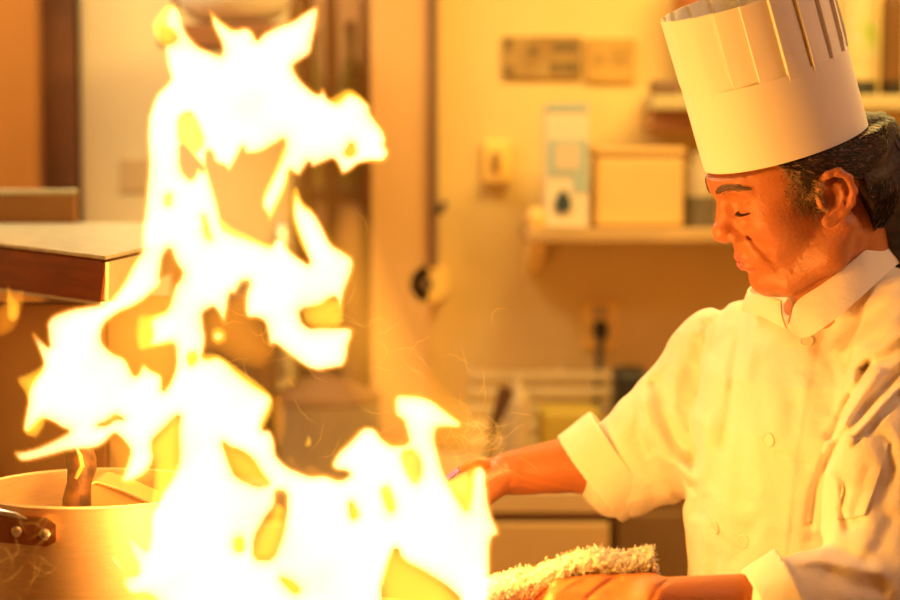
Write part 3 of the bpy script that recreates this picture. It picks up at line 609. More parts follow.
clamp_fixture(-.55, 5.15, .5, .3, 9, (1,.78,.42), 'small added light panel, unseen, brightening the storage rack in the recess', 3)  # extra lamp added out of view to brighten the dark recess
def pt(loc, r, e, col):
    l = bpy.data.lights.new('flame_light', 'POINT'); l.energy = e; l.color = col; l.shadow_soft_size = r
    o = bpy.data.objects.new('flame_light', l); COL.objects.link(o); o.location = loc
for (px, py, e) in ((230, 120, .8), (200, 320, .8), (300, 540, 1.0), (430, 520, .7)): pt(P(px, py, YF-.03), .035, LE[3]*e, (1,.43,.045))
wd = bpy.data.worlds.new('World'); S.world = wd; wd.use_nodes = True
wd.node_tree.nodes['Background'].inputs[0].default_value = (1,.8,.6,1); wd.node_tree.nodes['Background'].inputs[1].default_value = .05
# ------------------------------------------------------------------ camera
cam = bpy.data.cameras.new('Camera'); co = bpy.data.objects.new('Camera', cam); COL.objects.link(co)
co.location = (0,0,CZ); co.rotation_euler = (math.pi/2-TH, 0, 0); cam.sensor_width = 36; cam.lens = F/900*36
cam.clip_start = .05; cam.dof.use_dof = True; cam.dof.focus_distance = 2.34; cam.dof.aperture_fstop = 2.9
S.camera = co
S.view_settings.view_transform = 'Standard'; S.view_settings.look = 'None'; S.view_settings.gamma = 1; S.view_settings.use_curve_mapping = False
S.view_settings.exposure = EXPO
S.cycles.transparent_max_bounces = 96; S.cycles.sample_clamp_indirect = 4; S.cycles.max_bounces = 8
# ------------------------------------------------------------------ the chef
HD = 2.4
man = empty('person', (P(835, 330, 2.45)[0], 2.47, 0))
tag(man, 'chef in tall white paper hat and white double-breasted jacket leaning over the flaming pan', 'person')
def rot(axis, a):
    return np.array(Matrix.Rotation(a, 3, Vector(axis)))
# head frame: +x face forward, +y his left (towards the camera), +z up
yaw, pitch, roll = math.radians(12), math.radians(19), math.radians(5)
B0 = np.array([[-1,0,0],[0,-1,0],[0,0,1]], float)
Rh = rot((0,0,1), yaw) @ rot((0,1,0), -pitch) @ B0
fw = Rh[:,0]; Rh = rot(fw, roll) @ Rh
if (Rh @ np.array((0,0,1)))[1] > 0: Rh = rot(fw, -2*roll) @ Rh
HO = P(812, 196, HD)
H = Field((Rh, HO)); hw = H.w
RH = .0925
pb = P(785, 146.5, 2.4); up = np.array((-.295, 0, .955)); up = up/np.linalg.norm(up)
up = up*math.cos(math.radians(7.5))+np.array((0,-1,0))*math.sin(math.radians(7.5))
xa = np.cross((0,1,0), up); xa /= np.linalg.norm(xa); ya = np.cross(up, xa)
def hatcut(mg):
    def f(X):
        q = X-pb; z = q@up; r = np.hypot(q@xa, q@ya); return np.where(z > -.004, r-(RH-mg), -1.0+0*r)
    return f
# ---- skull and face
H.ell((.002,0,.058), (.098,.076,.082)).ell((.05,0,.052), (.0545,.058,.05), k=.03)
H.ell((.046,0,-.008), (.053,.055,.070), k=.03).ell((.072,0,-.038), (.0285,.031,.03), k=.02)
for s in (1,-1):
    H.ell((.065,s*.044,.0), (.024,.018,.017), k=.02)
    H.chain([(-.004,s*.058,-.03), (.018,s*.056,-.056), (.062,s*.030,-.078)], [.016,.016,.014], k=.02)
    H.cap((.100,s*.012,.044), (.088,s*.040,.046), .0065, .006, k=.014)
H.ell((.078,0,-.074), (.0185,.022,.0155), k=.016)
H.cap((.05,0,-.07), (.02,0,-.055), .03, .04, k=.02)
# eye sockets, cheeks
for s in (1,-1):
    H.ell((.106,s*.030,.026), (.014,.018,.014), k=.016, op=-1)
    H.ell((.0815,s*.031,.0215), (.0125,.0135,.0125), k=.003)      # closed-down lids over the eye
    H.chain([(.0955,s*.018,.0205), (.0962,s*.027,.0165), (.0905,s*.038,.0165), (.083,s*.0445,.019)], .0011, k=.0018, op=-1)
    H.chain([(.0945,s*.019,.0275), (.0955,s*.030,.0315), (.087,s*.041,.030), (.080,s*.046,.026)], .0011, k=.003, op=-1)
    H.chain([(.0985,s*.018,.012), (.0945,s*.030,.0045), (.085,s*.042,.007)], .0016, k=.006, op=-1)
    H.ell((.089,s*.049,-.030), (.008,.010,.016), k=.014, op=-1)
# nose
H.chain([(.0935,0,.035), (.1010,0,.017), (.1105,0,.000)], [.0085,.0088,.0115], k=.010)
H.ell((.1115,0,-.0045), (.0125,.0115,.0105), k=.007)
for s in (1,-1):
    H.ell((.1005,s*.0135,-.0105), (.0105,.0062,.0078), k=.005)
    H.chain([(.0915,s*.0205,-.004), (.089,s*.0215,-.012), (.0935,s*.018,-.018)], .0008, k=.004, op=-1)
H.cap((.0975,0,-.012), (.112,0,-.013), .0055, .004, k=.004)
for s in (1,-1): H.ell((.1065,s*.0075,-.0175), (.0058,.0030,.0042), k=.003, op=-1)
# nasolabial fold and marionette line, cheek hollow lines
for s in (1,-1):
    H.chain([(.0915,s*.023,-.012), (.089,s*.031,-.024), (.0815,s*.036,-.040), (.0755,s*.037,-.056)], [.0010,.0010,.0008,.0005], k=.007, op=-1)
    H.chain([(.070,s*.049,-.030), (.064,s*.048,-.050), (.060,s*.043,-.066)], .0003, k=.004, op=-1)
# lips
H.chain([(.0860,.025,-.0425), (.0985,.010,-.0375), (.1000,0,-.0385), (.0985,-.010,-.0375), (.0860,-.025,-.0425)], [.0030,.0052,.0052,.0052,.0030], k=.004)
H.chain([(.0865,.023,-.0450), (.0975,.010,-.0485), (.0990,0,-.0490), (.0975,-.010,-.0485), (.0865,-.023,-.0450)], [.0030,.0058,.0062,.0058,.0030], k=.004)
H.chain([(.0850,.0265,-.0430), (.0975,.013,-.0432), (.1045,0,-.0430), (.0975,-.013,-.0432), (.0850,-.0265,-.0430)], [.0018,.0015,.0013,.0015,.0018], k=.0025, op=-1)
H.ell((.107,0,-.0615), (.010,.018,.006), k=.008, op=-1)
H.chain([(.106,0,-.022), (.105,0,-.031)], .0022, k=.005, op=-1)
# ears
for s in (1,-1):
    t = lambda x, z, y=.0: (x*.84+.017, s*(.074+y*.9), z*.88+.013)
    H.ell((.007, s*.0735, .012), (.016,.0075,.023), k=.006)
    H.chain([t(.004,.002,.003), t(-.001,.016,.006), t(-.012,.0265,.009), t(-.026,.0265,.012), t(-.036,.015,.014), t(-.038,-.002,.014), t(-.032,-.016,.012), t(-.020,-.026,.009), t(-.006,-.032,.006)], [.0030,.0036,.0038,.0039,.0038,.0036,.0034,.0036,.0042], k=.007)
    H.ell(t(.001,-.030,.005), (.0090,.0044,.0085), k=.004)
    H.chain([t(-.016,.017,.007), t(-.025,.009,.009), t(-.026,-.006,.009), t(-.017,-.018,.008), t(-.007,-.021,.007)], [.0024,.0028,.0030,.0030,.0028], k=.003)
    H.ell(t(-.008,-.004,.010), (.0085,.010,.0105), k=.003, op=-1)
    H.ell(t(-.013,.0175,.012), (.0075,.0075,.0038), k=.003, op=-1)
    H.chain([t(-.030,.017,.013), t(-.0315,.000,.014), t(-.025,-.013,.013)], .0016, k=.003, op=-1)
    H.cap(t(.0045,-.003,.003), t(.005,-.009,.004), .0045, .0040, k=.003)
H.M = None
H.fn(hatcut(.004), HO, 1, op=0)
# ---- neck, torso under the jacket
NB = P(846, 300, 2.44)
a = hw((0,0,0)) if False else (Rh @ np.array((-.022,0,-.045)) + HO)
H.cap(a, NB, .052, .056, k=.022)
H.cap(NB, NB+np.array((.0,.02,-.06)), .056, .075, k=.03)
ja = Rh @ np.array((-.018,.052,-.05)) + HO
H.cap(ja, P(800, 318, 2.385), .0085, .007, k=.012)            # neck tendon running to the collar notch
H.cap(Rh @ np.array((.035,.03,-.075)) + HO, P(793, 322, 2.40), .007, .006, k=.012)
U = np.array((.62,-.785,0)); FW = np.array((-.785,-.62,0)); T0 = np.array((P(832,330,2.47)[0], 2.47))
def torso(tab, off=0):
    Z = np.array([t[0] for t in tab]); A = np.array([t[1] for t in tab]); Bt = np.array([t[2] for t in tab]); O = np.array([t[3] for t in tab])
    def f(X):
        z = X[:,2]; a_ = np.interp(z, Z, A)+off; b_ = np.interp(z, Z, Bt)+off; o_ = np.interp(z, Z, O)
        dx = X[:,0]-T0[0]; dy = X[:,1]-T0[1]
        u = dx*U[0]+dy*U[1]; v = dx*FW[0]+dy*FW[1]-o_
        k0 = np.sqrt((u/a_)**2+(v/b_)**2)+1e-9; d = (k0-1)*np.minimum(a_, b_)*1.0
        k1 = np.sqrt((u/a_**2)**2+(v/b_**2)**2)+1e-9; d = np.where(k0 > .3, k0*(k0-1)/k1, d)
        return np.maximum(np.maximum(d, Z[0]-z), z-Z[-1])
    return f
TT = [(.84,.178,.128,0),(.95,.172,.125,0),(1.06,.172,.128,.004),(1.18,.182,.134,.008),(1.28,.188,.132,.006),(1.335,.172,.112,0),(1.375,.13,.088,-.006),(1.41,.085,.07,-.012)]
TC = np.array((T0[0], T0[1], 1.12))
H.fn(torso(TT, -.014), TC, .42, k=.03)
# ---- arms
sF, eF, wF = P(716, 352, 2.6), P(662, 452, 2.62), P(506, 474, 2.60)
sN, eN, wN = P(922, 348, 2.31), P(884, 590, 2.19), P(655, 604, 2.13)
H.cap(NB+np.array((-.03,.03,-.05)), sF+np.array((.01,0,-.012)), .03, .038, k=.03); H.cap(NB+np.array((.03,-.03,-.05)), sN+np.array((0,0,-.012)), .03, .045, k=.03)
H.cap(sF+np.array((0,0,-.012)), eF, .042, .043, k=.02); H.cap(sN, eN, .052, .045, k=.02)
mF = eF*.55+wF*.45
H.chain([eF, mF, wF], [.043,.0385,.0265], k=.01); mN = P(795, 609, 2.16)
H.chain([eN+np.array((0,0,-.012)), mN, wN], [.043,.0385,.0270], k=.01)
def hand(w, f, n, s, curl, spread=1, thumb=None, sc=1.0, k=.008):
    """w wrist, f forearm-to-finger direction, n out of the back of the hand, s towards the thumb"""
    f = f/np.linalg.norm(f); n = n-f*(n@f); n /= np.linalg.norm(n); s = s-f*(s@f)-n*(s@n); s /= np.linalg.norm(s)
    kn = []
    for i, (off, ln) in enumerate(((.029,.092),(.009,.096),(-.011,.091),(-.029,.082))):
        q = w+(f*ln+s*off+n*(.004-.002*abs(i-1)))*sc; kn.append(q)
        H.chain([w+s*off*.55*sc, w+(f*ln*.55+s*off*.85-n*.004)*sc, q], [.0165*sc,.0150*sc,.0115*sc], k=k)
        H.cap(w+(s*off*.5-n*.004)*sc, q-(f*.004-n*.0035)*sc, .004, .0030, k=.005)    # tendon to the knuckle
    for i, q in enumerate(kn):
        L = (.044,.048,.045,.035)[i]*sc; c = curl[i]; p = q; ang = 0; r = (.0098,.0100,.0096,.0086)[i]*sc
        for j, (l, da) in enumerate(((L, c[0]), (L*.62, c[1]), (L*.48, c[2]))):
            ang += math.radians(da); d = f*math.cos(ang)-n*math.sin(ang)+s*(.05-.035*i)*spread; d /= np.linalg.norm(d)
            p2 = p+d*l; H.cap(p, p2, r, r*.90, k=.0035); r *= .90
            if j < 2: H.ell(p2, (r*1.1,)*3, k=.003)
            p = p2
    t0 = w+(f*.022+s*.018-n*.006)*sc
    pts = [t0]+[w+(f*a_+s*b_+n*c_)*sc for a_, b_, c_ in thumb]
    H.chain(pts, [.0155*sc,.0135*sc,.0108*sc,.0092*sc], k=.006)
    return kn
hand(wF, P(478,478,2.585)-wF, np.array((-.25,-.25,.95)), np.array((-.1,-1,-.25)), [(38,42,25),(46,48,28),(52,52,30),(58,55,30)],
     thumb=[(.055,.040,-.014),(.082,.034,-.032),(.102,.020,-.046)])
fN = np.array((-1.0,.02,-.10))
hand(wN+np.array((-.004,0,.003)), fN, np.array((-.10,-.62,.80)), np.array((-.2,.85,.45)), [(48,62,38),(52,64,40),(56,66,40),(58,68,42)],
     thumb=[(.040,.036,-.012),(.070,.040,-.030),(.098,.030,-.044)])
# wrinkles of the near wrist and the far forearm
def gline(X, pts, w):                          # distance in photo pixels to a poly-line on the body, soft profile
    px, py = inv(X); q = np.stack([px, py], 1); D = np.full(len(X), 1e9)
    for a_, b_ in zip(pts[:-1], pts[1:]):
        a_ = np.array(a_, float); b_ = np.array(b_, float); e = b_-a_; t = np.clip(((q-a_)@e)/(e@e), 0, 1)
        D = np.minimum(D, np.linalg.norm(q-a_-t[:,None]*e, axis=1))
    return np.exp(-(D/w)**2)
SKL = [([(588,598),(600,588),(612,580),(620,578)],2.4,.0028),([(652,600),(658,588),(668,581)],2.2,.0015),([(560,590),(575,580),(590,574)],3,-.0014),
       ([(512,470),(540,480),(580,488)],2.2,.0011),([(512,480),(545,489),(590,497)],2.2,.0011),([(512,490),(530,491),(560,497)],2,.0011),([(508,462),(512,475),(508,492)],3,.0016)]
Ri = Rh.T
def skin_post(X, d):
    m = np.abs(d) < .012
    if m.any():
        Y = X[m]; e = np.zeros(len(Y))
        for pts, w, amp in SKL:
            b = inv(Y); c = np.mean(pts, 0)
            if (np.hypot(b[0]-c[0], b[1]-c[1]) < 90).any(): e += amp*gline(Y, pts, w)
        L = (Y-HO) @ Rh; face = (np.abs(L[:,2]-.0) < .11) & (np.abs(L[:,0]) < .14)
        e += np.where(face, .00030*np.sin(L[:,0]*520+np.sin(L[:,2]*310)*2)*np.sin(L[:,2]*430+np.sin(L[:,0]*270)*2), 0)
        d = d.copy(); d[m] += e
    return d
H.post = skin_post
SKIN = attr_mat('skin', 'tint', .38, bump=.35, bscale=420, sss=.12, spec=.45)
body = H.obj('body', (.02,2.0,.80), (.78,2.82,1.86), .0021, SKIN, man)
me = body.data; V = np.empty(len(me.vertices)*3, np.float32); me.vertices.foreach_get('co', V); V = V.reshape(-1, 3).astype(float)
V += np.array(man.location)*0
L = (V-HO) @ Rh; base = np.array((.50,.172,.060)); Cc_ = np.tile(base, (len(V), 1))
isface = (L[:,2] > -.12) & (np.linalg.norm(L, axis=1) < .17)
def blend(mask, col): 
    global Cc_; mk = np.clip(mask, 0, 1)[:,None]; Cc_ = Cc_*(1-mk)+np.array(col)*mk
def blob(c, r): 
    q = (L-np.array(c))/np.array(r); q2 = q.copy(); return np.exp(-(q**2).sum(1))*isface
hsh = np.sin(V[:,0]*911+V[:,2]*577)*np.sin(V[:,1]*733+V[:,2]*1291)
blend(.75*sum(blob((.098,s*.006,-.0385), (.02,.013,.0045))+blob((.098,s*.006,-.0485), (.02,.013,.0055)) for s in (1,-1)), (.55,.14,.10))
blend(.35*blob((.118,0,-.004), (.014,.016,.014)), (.68,.22,.12))
for s in (1,-1):
    blend(.38*blob((.075,s*.045,-.005), (.03,.02,.018)), (.66,.22,.12))
    blend(.30*blob((-.015,s*.08,-.004), (.03,.02,.035)), (.66,.20,.11))
    blend(.6*blob((.036,s*.05,-.050), (.036,.03,.032))*(.5+.5*hsh), (.27,.15,.10))      # greying stubble, deepened to paint in jaw-side shade
    blend(.6*blob((.062,s*.02,-.085), (.035,.03,.016))*(.5+.5*hsh), (.30,.20,.15))  # chin stubble, with shade painted in as well
blend(.3*(hsh > .72)*isface, (.40,.17,.09))
set_col(body, Cc_)
# nails of the near hand are out of frame; lashes and brows
HAIRD = attr_mat('hair_strands', 'tint', .5, spec=.35)
def strands(name, roots, r0, mt, parent, n=3):
    V = []; Q = []; C = []; b = 0
    for pts, col, rr in roots:
        m = len(pts)
        for i, p in enumerate(pts):
            t = pts[min(i+1, m-1)]-pts[max(i-1, 0)]; t = t/(np.linalg.norm(t)+1e-12)
            x = np.cross(t, (0.31,.77,.55)); x /= np.linalg.norm(x)+1e-9; y = np.cross(t, x)
            w = rr*(1-.75*i/(m-1))
            for k in range(n): V.append(p+w*(x*math.cos(2*math.pi*k/n)+y*math.sin(2*math.pi*k/n))); C.append(col)
        Q += [(b+i*n+k, b+i*n+(k+1)%n, b+(i+1)*n+(k+1)%n, b+(i+1)*n+k) for i in range(m-1) for k in range(n)]; b += m*n
    o = mesh_np(name, V, np.array(Q, dtype=np.int64), mt, parent); set_col(o, np.array(C)); return o
W = lambda p: Rh @ np.asarray(p, float)+HO
Hface = [p for p in H.pr if p[0] != 0 and np.linalg.norm(p[3]-HO) < .3]
def settle(R, off, dirl, it=10):               # slide hair points along a head direction until they sit on the skin
    pos = np.array([p for r_ in R for p in r_[0]]); dv = Rh @ np.array(dirl, float); dv /= np.linalg.norm(dv)
    for _ in range(it): pos -= dv*np.clip(H.ev(pos, Hface)-off, -.006, .006)[:,None]
    out = []; i = 0
    for r_ in R:
        n = len(r_[0]); ln = [pos[i+k] for k in range(n)]; out.append((ln, r_[1], r_[2])); i += n
    return out
for s in (1,-1):
    R_ = []
    for _ in range(260):
        t = rng.uniform(0, 1); x = .1065-.0135*t-.006*t*t; y = s*(.009+.037*t); z = .0445+.0055*math.sin(t*2.4)+rng.normal(0, .0017)
        d = np.array((-.0045*t+.001, s*.0065, .0035-.006*t))*rng.uniform(.7, 1.4)
        p0 = np.array((x-.0015, y, z)); R_.append(([W(p0), W(p0+d*.5+(.0008,0,0)), W(p0+d)], (.10,.06,.04) if rng.random() < .7 else (.22,.14,.09), .0006))
    R_ = settle(R_, .0008, (.8, s*.35, .05)); strands('eyebrow', R_, 0, HAIRD, man)
    R_ = []
    for k in range(34):
        t = k/33; q = np.array((.0950+.002*math.sin(t*3.1)-.0125*t*t, s*(.019+.026*t), .0180-.0025*math.sin(t*3.1)+.001*t)); R_.append(([W(q), W(q+(.003,0,-.0015)), W(q+(.0055,s*.001,-.0018))], (.05,.03,.02), .00035))
    strands('eyelash', R_, 0, HAIRD, man)
# ---- hair
G = Field((Rh, HO))
G.ell((.000,0,.056), (.1005,.0795,.086)).ell((-.035,0,-.012), (.062,.066,.052), k=.03)
G.M = (Rh, HO)
# keep only the hairy region
def region(X):
    L = (X-HO) @ Rh; x, y, z = L[:,0], np.abs(L[:,1]), L[:,2]
    zb = np.interp(x, [-.12,-.06,-.042,-.036,-.02,.002,.012,.030,.045,.060,.09], [-.085,-.085,-.062,.028,.034,.030,-.004,.006,.045,.075,.12])
    return (zb-z)*.7
G.fn(region, HO, 1, op=0)
G.fn(lambda X: ((X-HO)@Rh)[:,2]-.10, HO, 1, op=0)
G.fn(hatcut(.003), HO, 1, op=0)
tail = [W((-.092,0,.040)), P(893,170,2.42), P(899,205,2.42), P(897,240,2.43), P(903,262,2.44)]
G.M = None
G.chain([tail[0], tail[1], tail[2], tail[3], tail[4]], [.028,.036,.036,.028,.012], k=.02)
def hpost(X, d):
    L = (X-HO) @ Rh; return d + .0007*np.sin(L[:,2]*330+3*np.sin(L[:,0]*60)+L[:,0]*90)*np.clip((.0-L[:,0])*30+.3, 0, 1)
G.post = hpost
HAIRB = mat('hair_base', (.022,.011,.007), .6, col2=(.05,.028,.017), scale=90, bump=.8, bscale=260)
hair = G.obj('hair', (.28,2.2,1.30), (.62,2.62,1.80), .0027, HAIRB, man)
R_ = []
def hairpt(x, z, s, off):
    for (c, r) in (((.0,0,.056), (.1005,.0795,.086)),):
        q = 1-((x-c[0])/r[0])**2-((z-c[2])/r[2])**2
        y = r[1]*math.sqrt(max(.0, q))
    q2 = 1-((x+.035)/.062)**2-((z+.012)/.052)**2
    if q2 > 0: y = max(y, .066*math.sqrt(q2))
    return np.array((x, s*(y+off), z))
for s in (1,-1):
    for i in range(1500 if s == 1 else 400):
        f = rng.random()
        if f < .55:   # swept back from the temple above the ear towards the tail
            x0 = rng.uniform(-.05, .052); z0 = rng.uniform(max(.036, .03+.55*x0), .09)
        else: x0 = rng.uniform(-.09, -.038); z0 = rng.uniform(-.058, .06)
        tx, tz = -.100, .035+rng.normal(0, .012)
        n = 9; ph = rng.uniform(0, 6); am = rng.uniform(.001, .0045)*(1.0 if f < .55 else 1.6); pts = []
        for k in range(n):
            t = k/(n-1)*rng.uniform(.98, 1.0)*(.9); x = x0+(tx-x0)*t; z = z0+(tz-z0)*t+am*math.sin(t*13+ph)-(.012*math.sin(math.pi*t) if f < .55 else 0)
            if x < -.034 or z > .03+.004 or x < .004: pts.append(W(hairpt(x, z, s, .0025+.0015*math.sin(t*17+ph)+rng.uniform(0, .001))))
        if len(pts) < 4: continue
        pts = [p for p in pts if (p-pb)@up < -.0015]
        if len(pts) < 4: continue
        g = rng.random(); col = (.030,.015,.009) if g < .74 else ((.10,.055,.035) if g < .95 else (.26,.17,.11))
        R_.append((pts, col, .00075))
for i in range(800):   # pony tail
    a = rng.uniform(0, 2*math.pi); ph = rng.uniform(0, 6); pts = []; t0 = rng.uniform(0, .5); rr = .9+.2*rng.random()
    for k in range(9):
        t = t0+(1-t0)*k/8*.98; sgt = min(3, int(t*4)); u = t*4-sgt; p = tail[sgt]*(1-u)+tail[sgt+1]*u
        w = np.interp(t, [0,.25,.5,.75,1], [.030,.038,.038,.030,.014])*rr
        a2 = a+.35*math.sin(t*9+ph); p = p+w*np.array((math.cos(a2), math.sin(a2), .12*math.sin(t*25+ph))); pts.append(p)
    R_.append((pts, (.03,.016,.010) if rng.random() < .75 else (.12,.075,.05), .0008))
strands('hair_strands', R_, 0, HAIRD, hair)
for s in (1,-1):       # grey sideburn and temple wisps
    R_ = []
    for i in range(520 if s == 1 else 120):
        x = rng.normal(.026, .012); z = rng.uniform(-.004+.5*max(0, x-.02), .064)
        if x < .018 or x > .056: continue
        ph = rng.uniform(0, 6); pts = []; dx = rng.uniform(-.006, .003); dz = -rng.uniform(.008, .020)
        for k in range(6):
            t = k/5; pts.append(W((x+dx*t+.0022*math.sin(t*9+ph), s*(.070-.3*max(0, x-.02)), z+dz*t)))
        if (pts[0]-pb)@up > -.001: continue
        R_.append((pts, (.42,.27,.16) if rng.random() < .5 else (.12,.06,.035), .00042))
    strands('sideburn', settle(R_, .0012, (0, s, 0), 14), 0, HAIRD, hair)
# ---- paper hat
PAPER = mat('hat_paper', (.86,.80,.74), .65, bump=.10, bscale=90, spec=.25)
Mh = Matrix(((xa[0],ya[0],up[0],pb[0]),(xa[1],ya[1],up[1],pb[1]),(xa[2],ya[2],up[2],pb[2]),(0,0,0,1)))
RH = .0925; NH = 360; hat = empty('hat', pb); hat.parent = man; hat.matrix_parent_inverse = Matrix.Translation(-man.location)
hat['label'] = 'tall white pleated paper hat'
def sheet(name, prof, rad, mt, parent):        # closed thin wall from an outer (r,z,side) function
    V = []; m = len(prof)
    for k in range(NH):
        a = 2*math.pi*k/NH
        for z, th in prof:
            r = rad(a, z)+th; V.append((Mh @ Vector((r*math.cos(a), r*math.sin(a), z)))[:])
    Q = np.array([(k*m+i, ((k+1)%NH)*m+i, ((k+1)%NH)*m+(i+1)%m, k*m+(i+1)%m) for k in range(NH) for i in range(m)])
    o = mesh_np(name, V, Q, mt, parent); o.data.set_sharp_from_angle(angle=math.radians(35)); return o
BH = .091
def rband(a, z): return RH+.0006*math.sin(3*a+1)
zs_ = [0,.001,.02,.04,.06,.08,BH-.0008,BH]
sheet('band', [(z, .0022) for z in zs_]+[(z, .0010) for z in zs_[::-1]], rband, PAPER, hat)
NP = 19
def rcrown(a, z):
    u = (((math.degrees(a)+90-5.9)*NP/360) % 1); t = max(0, min(1, (z-.07)/.03))
    ph = ((math.degrees(a)+90+180) % 360)-180; dp = .009*max(0, min(1, (ph-12)/14)) if ph > 0 else 0
    saw = .0042*(1-u) if u < .94 else -dp*(1-abs((u-.97)/.03))
    return RH-.0005+saw*t+.0008*math.sin(5*a+20*z)
zc_ = [.070,.09,.105,.12,.14,.16,.175,.1765]
sheet('pleated_crown', [(z, .0004) for z in zc_]+[(z, -.0006) for z in zc_[::-1]], rcrown, PAPER, hat)
# ---- jacket
CF = Field()
HATCUT = None
TC_ = [(.86,.195,.142,0),(.95,.188,.138,0),(1.06,.182,.137,.004),(1.18,.184,.142,.010),(1.28,.188,.140,.008),(1.335,.175,.122,0),(1.375,.140,.098,-.006),(1.405,.098,.082,-.012)]
CF.fn(torso(TC_), TC, .42, k=.02)
cF = P(603, 474, 2.615)
CF.cap(P(800,318,2.52), sF+np.array((.01,0,-.004)), .040, .052, k=.05)
CF.cap(P(880,300,2.42), sN, .045, .062, k=.05)
CF.cap(sF+np.array((0,0,-.01)), P(672,438,2.60), .058, .072, k=.03)
CF.cap(P(672,438,2.60), P(622,468,2.615), .072, .062, k=.02)
CF.cap(sN, P(893,470,2.235), .066, .072, k=.035)
CF.cap(P(893,470,2.235), P(880,585,2.18), .072, .064, k=.02)
cuffN = P(764, 617, 2.135)
CF.cap(P(880,588,2.18), P(795,612,2.14), .066, .054, k=.02)
# open sleeve ends and neck
CF.ell(P(846,285,2.44), (.060,.064,.05), k=.012, op=-1)
FOLD = [ # valleys (+) and ridges (-) of the cloth: photo polyline, width px, depth m
 ([(748,308),(741,335),(735,370),(731,410),(724,445)],7,.0065),([(757,312),(752,345),(746,380)],8,-.003),
 ([(706,325),(702,350),(700,385),(702,410)],5,.005),([(722,308),(716,335),(712,352)],6,.004),
 ([(697,345),(694,400),(694,460),(696,512)],7,.006),([(712,480),(718,430),(722,400)],9,.003),
 ([(869,362),(858,385),(847,402),(838,425),(830,436)],4.5,.007),([(878,372),(866,388),(853,410),(846,424)],7,-.006),
 ([(905,345),(888,357),(872,364),(862,370)],5,.006),([(905,332),(885,345),(868,352)],6,-.003),
 ([(905,368),(885,388),(862,412),(842,437),(826,462),(816,490),(811,522)],5,.009),([(905,382),(885,402),(866,424),(850,440)],6,-.006),
 ([(900,395),(882,415),(868,432),(858,440)],4,.004),([(900,300),(870,318),(845,330),(820,345)],8,.003),
 ([(838,282),(862,270),(880,262)],4,.004),([(897,318),(868,336),(845,352)],6,-.0025),
 ([(655,385),(664,412),(676,438),(690,455)],8,.007),([(646,402),(654,430),(668,458),(694,478)],7,-.005),([(636,440),(655,470),(682,494)],9,.006),
 ([(672,352),(664,378),(668,400)],6,.004),([(690,370),(682,405),(688,430)],7,.004),([(640,412),(638,432),(648,452)],5,.004),([(660,455),(675,480),(692,497)],5,-.003),
 ([(862,560),(845,552),(828,545),(812,540)],8,.004),([(880,572),(850,566),(820,560),(800,562)],6,-.004),([(830,575),(850,585),(880,590)],8,.003),([(846,490),(843,510),(848,528)],5,.004),
 ([(870,470),(862,500),(856,520)],8,.0025),([(815,470),(835,480),(842,500)],6,-.003),([(795,410),(782,450),(790,490)],9,.0022),([(744,390),(740,440),(742,500)],10,.0022),([(735,560),(745,540),(760,520)],8,.002),([(705,500),(712,540),(716,575)],6,.003),
 ([(830,360),(838,385),(832,410)],6,.002),([(800,370),(806,372),(815,366)],4,.0015),([(885,440),(893,470),(880,510)],9,.003),([(890,520),(880,545),(868,560)],8,.003),
]
def coat_post(X, d):
    m = np.abs(d) < .03
    if not m.any(): return d
    Y = X[m]; px, py = inv(Y); e = np.zeros(len(Y))
    # only the camera side of each form carries the traced folds; far sides get the soft ripples
    for pts, w, amp in FOLD:
        A = np.array(pts); lo_ = A.min(0)-w*3; hi_ = A.max(0)+w*3
        k = (px > lo_[0]) & (px < hi_[0]) & (py > lo_[1]) & (py < hi_[1])
        if k.any(): e[k] += 1.25*amp*gline(Y[k], pts, w)
    e += .0020*np.sin(Y[:,2]*38+Y[:,0]*55+2*np.sin(Y[:,1]*31))*np.sin(Y[:,0]*71-Y[:,1]*40+1.3*np.sin(Y[:,2]*24))
    e += .0006*np.sin(Y[:,2]*120+Y[:,0]*90)*np.sin(Y[:,0]*150+Y[:,1]*110-Y[:,2]*60)
    # double-breasted front flap: one layer thicker on the camera's left of its edge
    xe = np.interp(py, [300,345,400,455,545,620], [822,817,806,797,787,780]); u = (Y[:,0]-T0[0])*U[0]+(Y[:,1]-T0[1])*U[1]; v = (Y[:,0]-T0[0])*FW[0]+(Y[:,1]-T0[1])*FW[1]
    e -= .0022*ss(3, -1.5, px-xe)*(v > 0)*(px > 700)*(np.abs(u) < .16)
    # chest pocket welt
    e += .0026*gline(Y, [(776,455),(795,458),(812,461)], 1.8)*(px > 770)
    d = d.copy(); d[m] += e; return d
CF.post = coat_post
CLOTH = mat('jacket_cotton', (.87,.79,.68), .75, bump=.8, bscale=20, spec=.2, bdist=.007)
coat = CF.obj('jacket', (.10,2.0,.82), (.80,2.86,1.50), .0026, CLOTH, man)
# cuffs: folded bands
def cuff(a, b, ra, rb, th, name='cuff'):
    d = (b-a)/np.linalg.norm(b-a); C = Field(); L_ = np.linalg.norm(b-a)
    C.cap(a-d*.0, b, ra, rb); C.cap(a-d*.03, b+d*.03, ra-th-(rb-ra)*.03/L_, rb-th+(rb-ra)*.03/L_, k=.002, op=-1)
    C.fn(lambda X: (X-b)@d, b, 9, op=0); C.fn(lambda X: -(X-a)@d, a, 9, op=0)
    C.post = lambda X, D: D+.0003*np.sin(X[:,2]*90+X[:,0]*60)*np.sin(X[:,1]*80+X[:,0]*120)
    m = (a+b)/2; r = max(ra, rb)+L_/2+.02
    return C.obj(name, m-r, m+r, .0024, CLOTH, coat)
dF = np.array((-.78,.03,-.60)); dF /= np.linalg.norm(dF); eFc = P(592, 478, 2.615)
cuff(eFc-dF*.048, eFc+dF*.003, .068, .067, .005)
dN = np.array((-.90,-.05,-.42)); dN /= np.linalg.norm(dN)
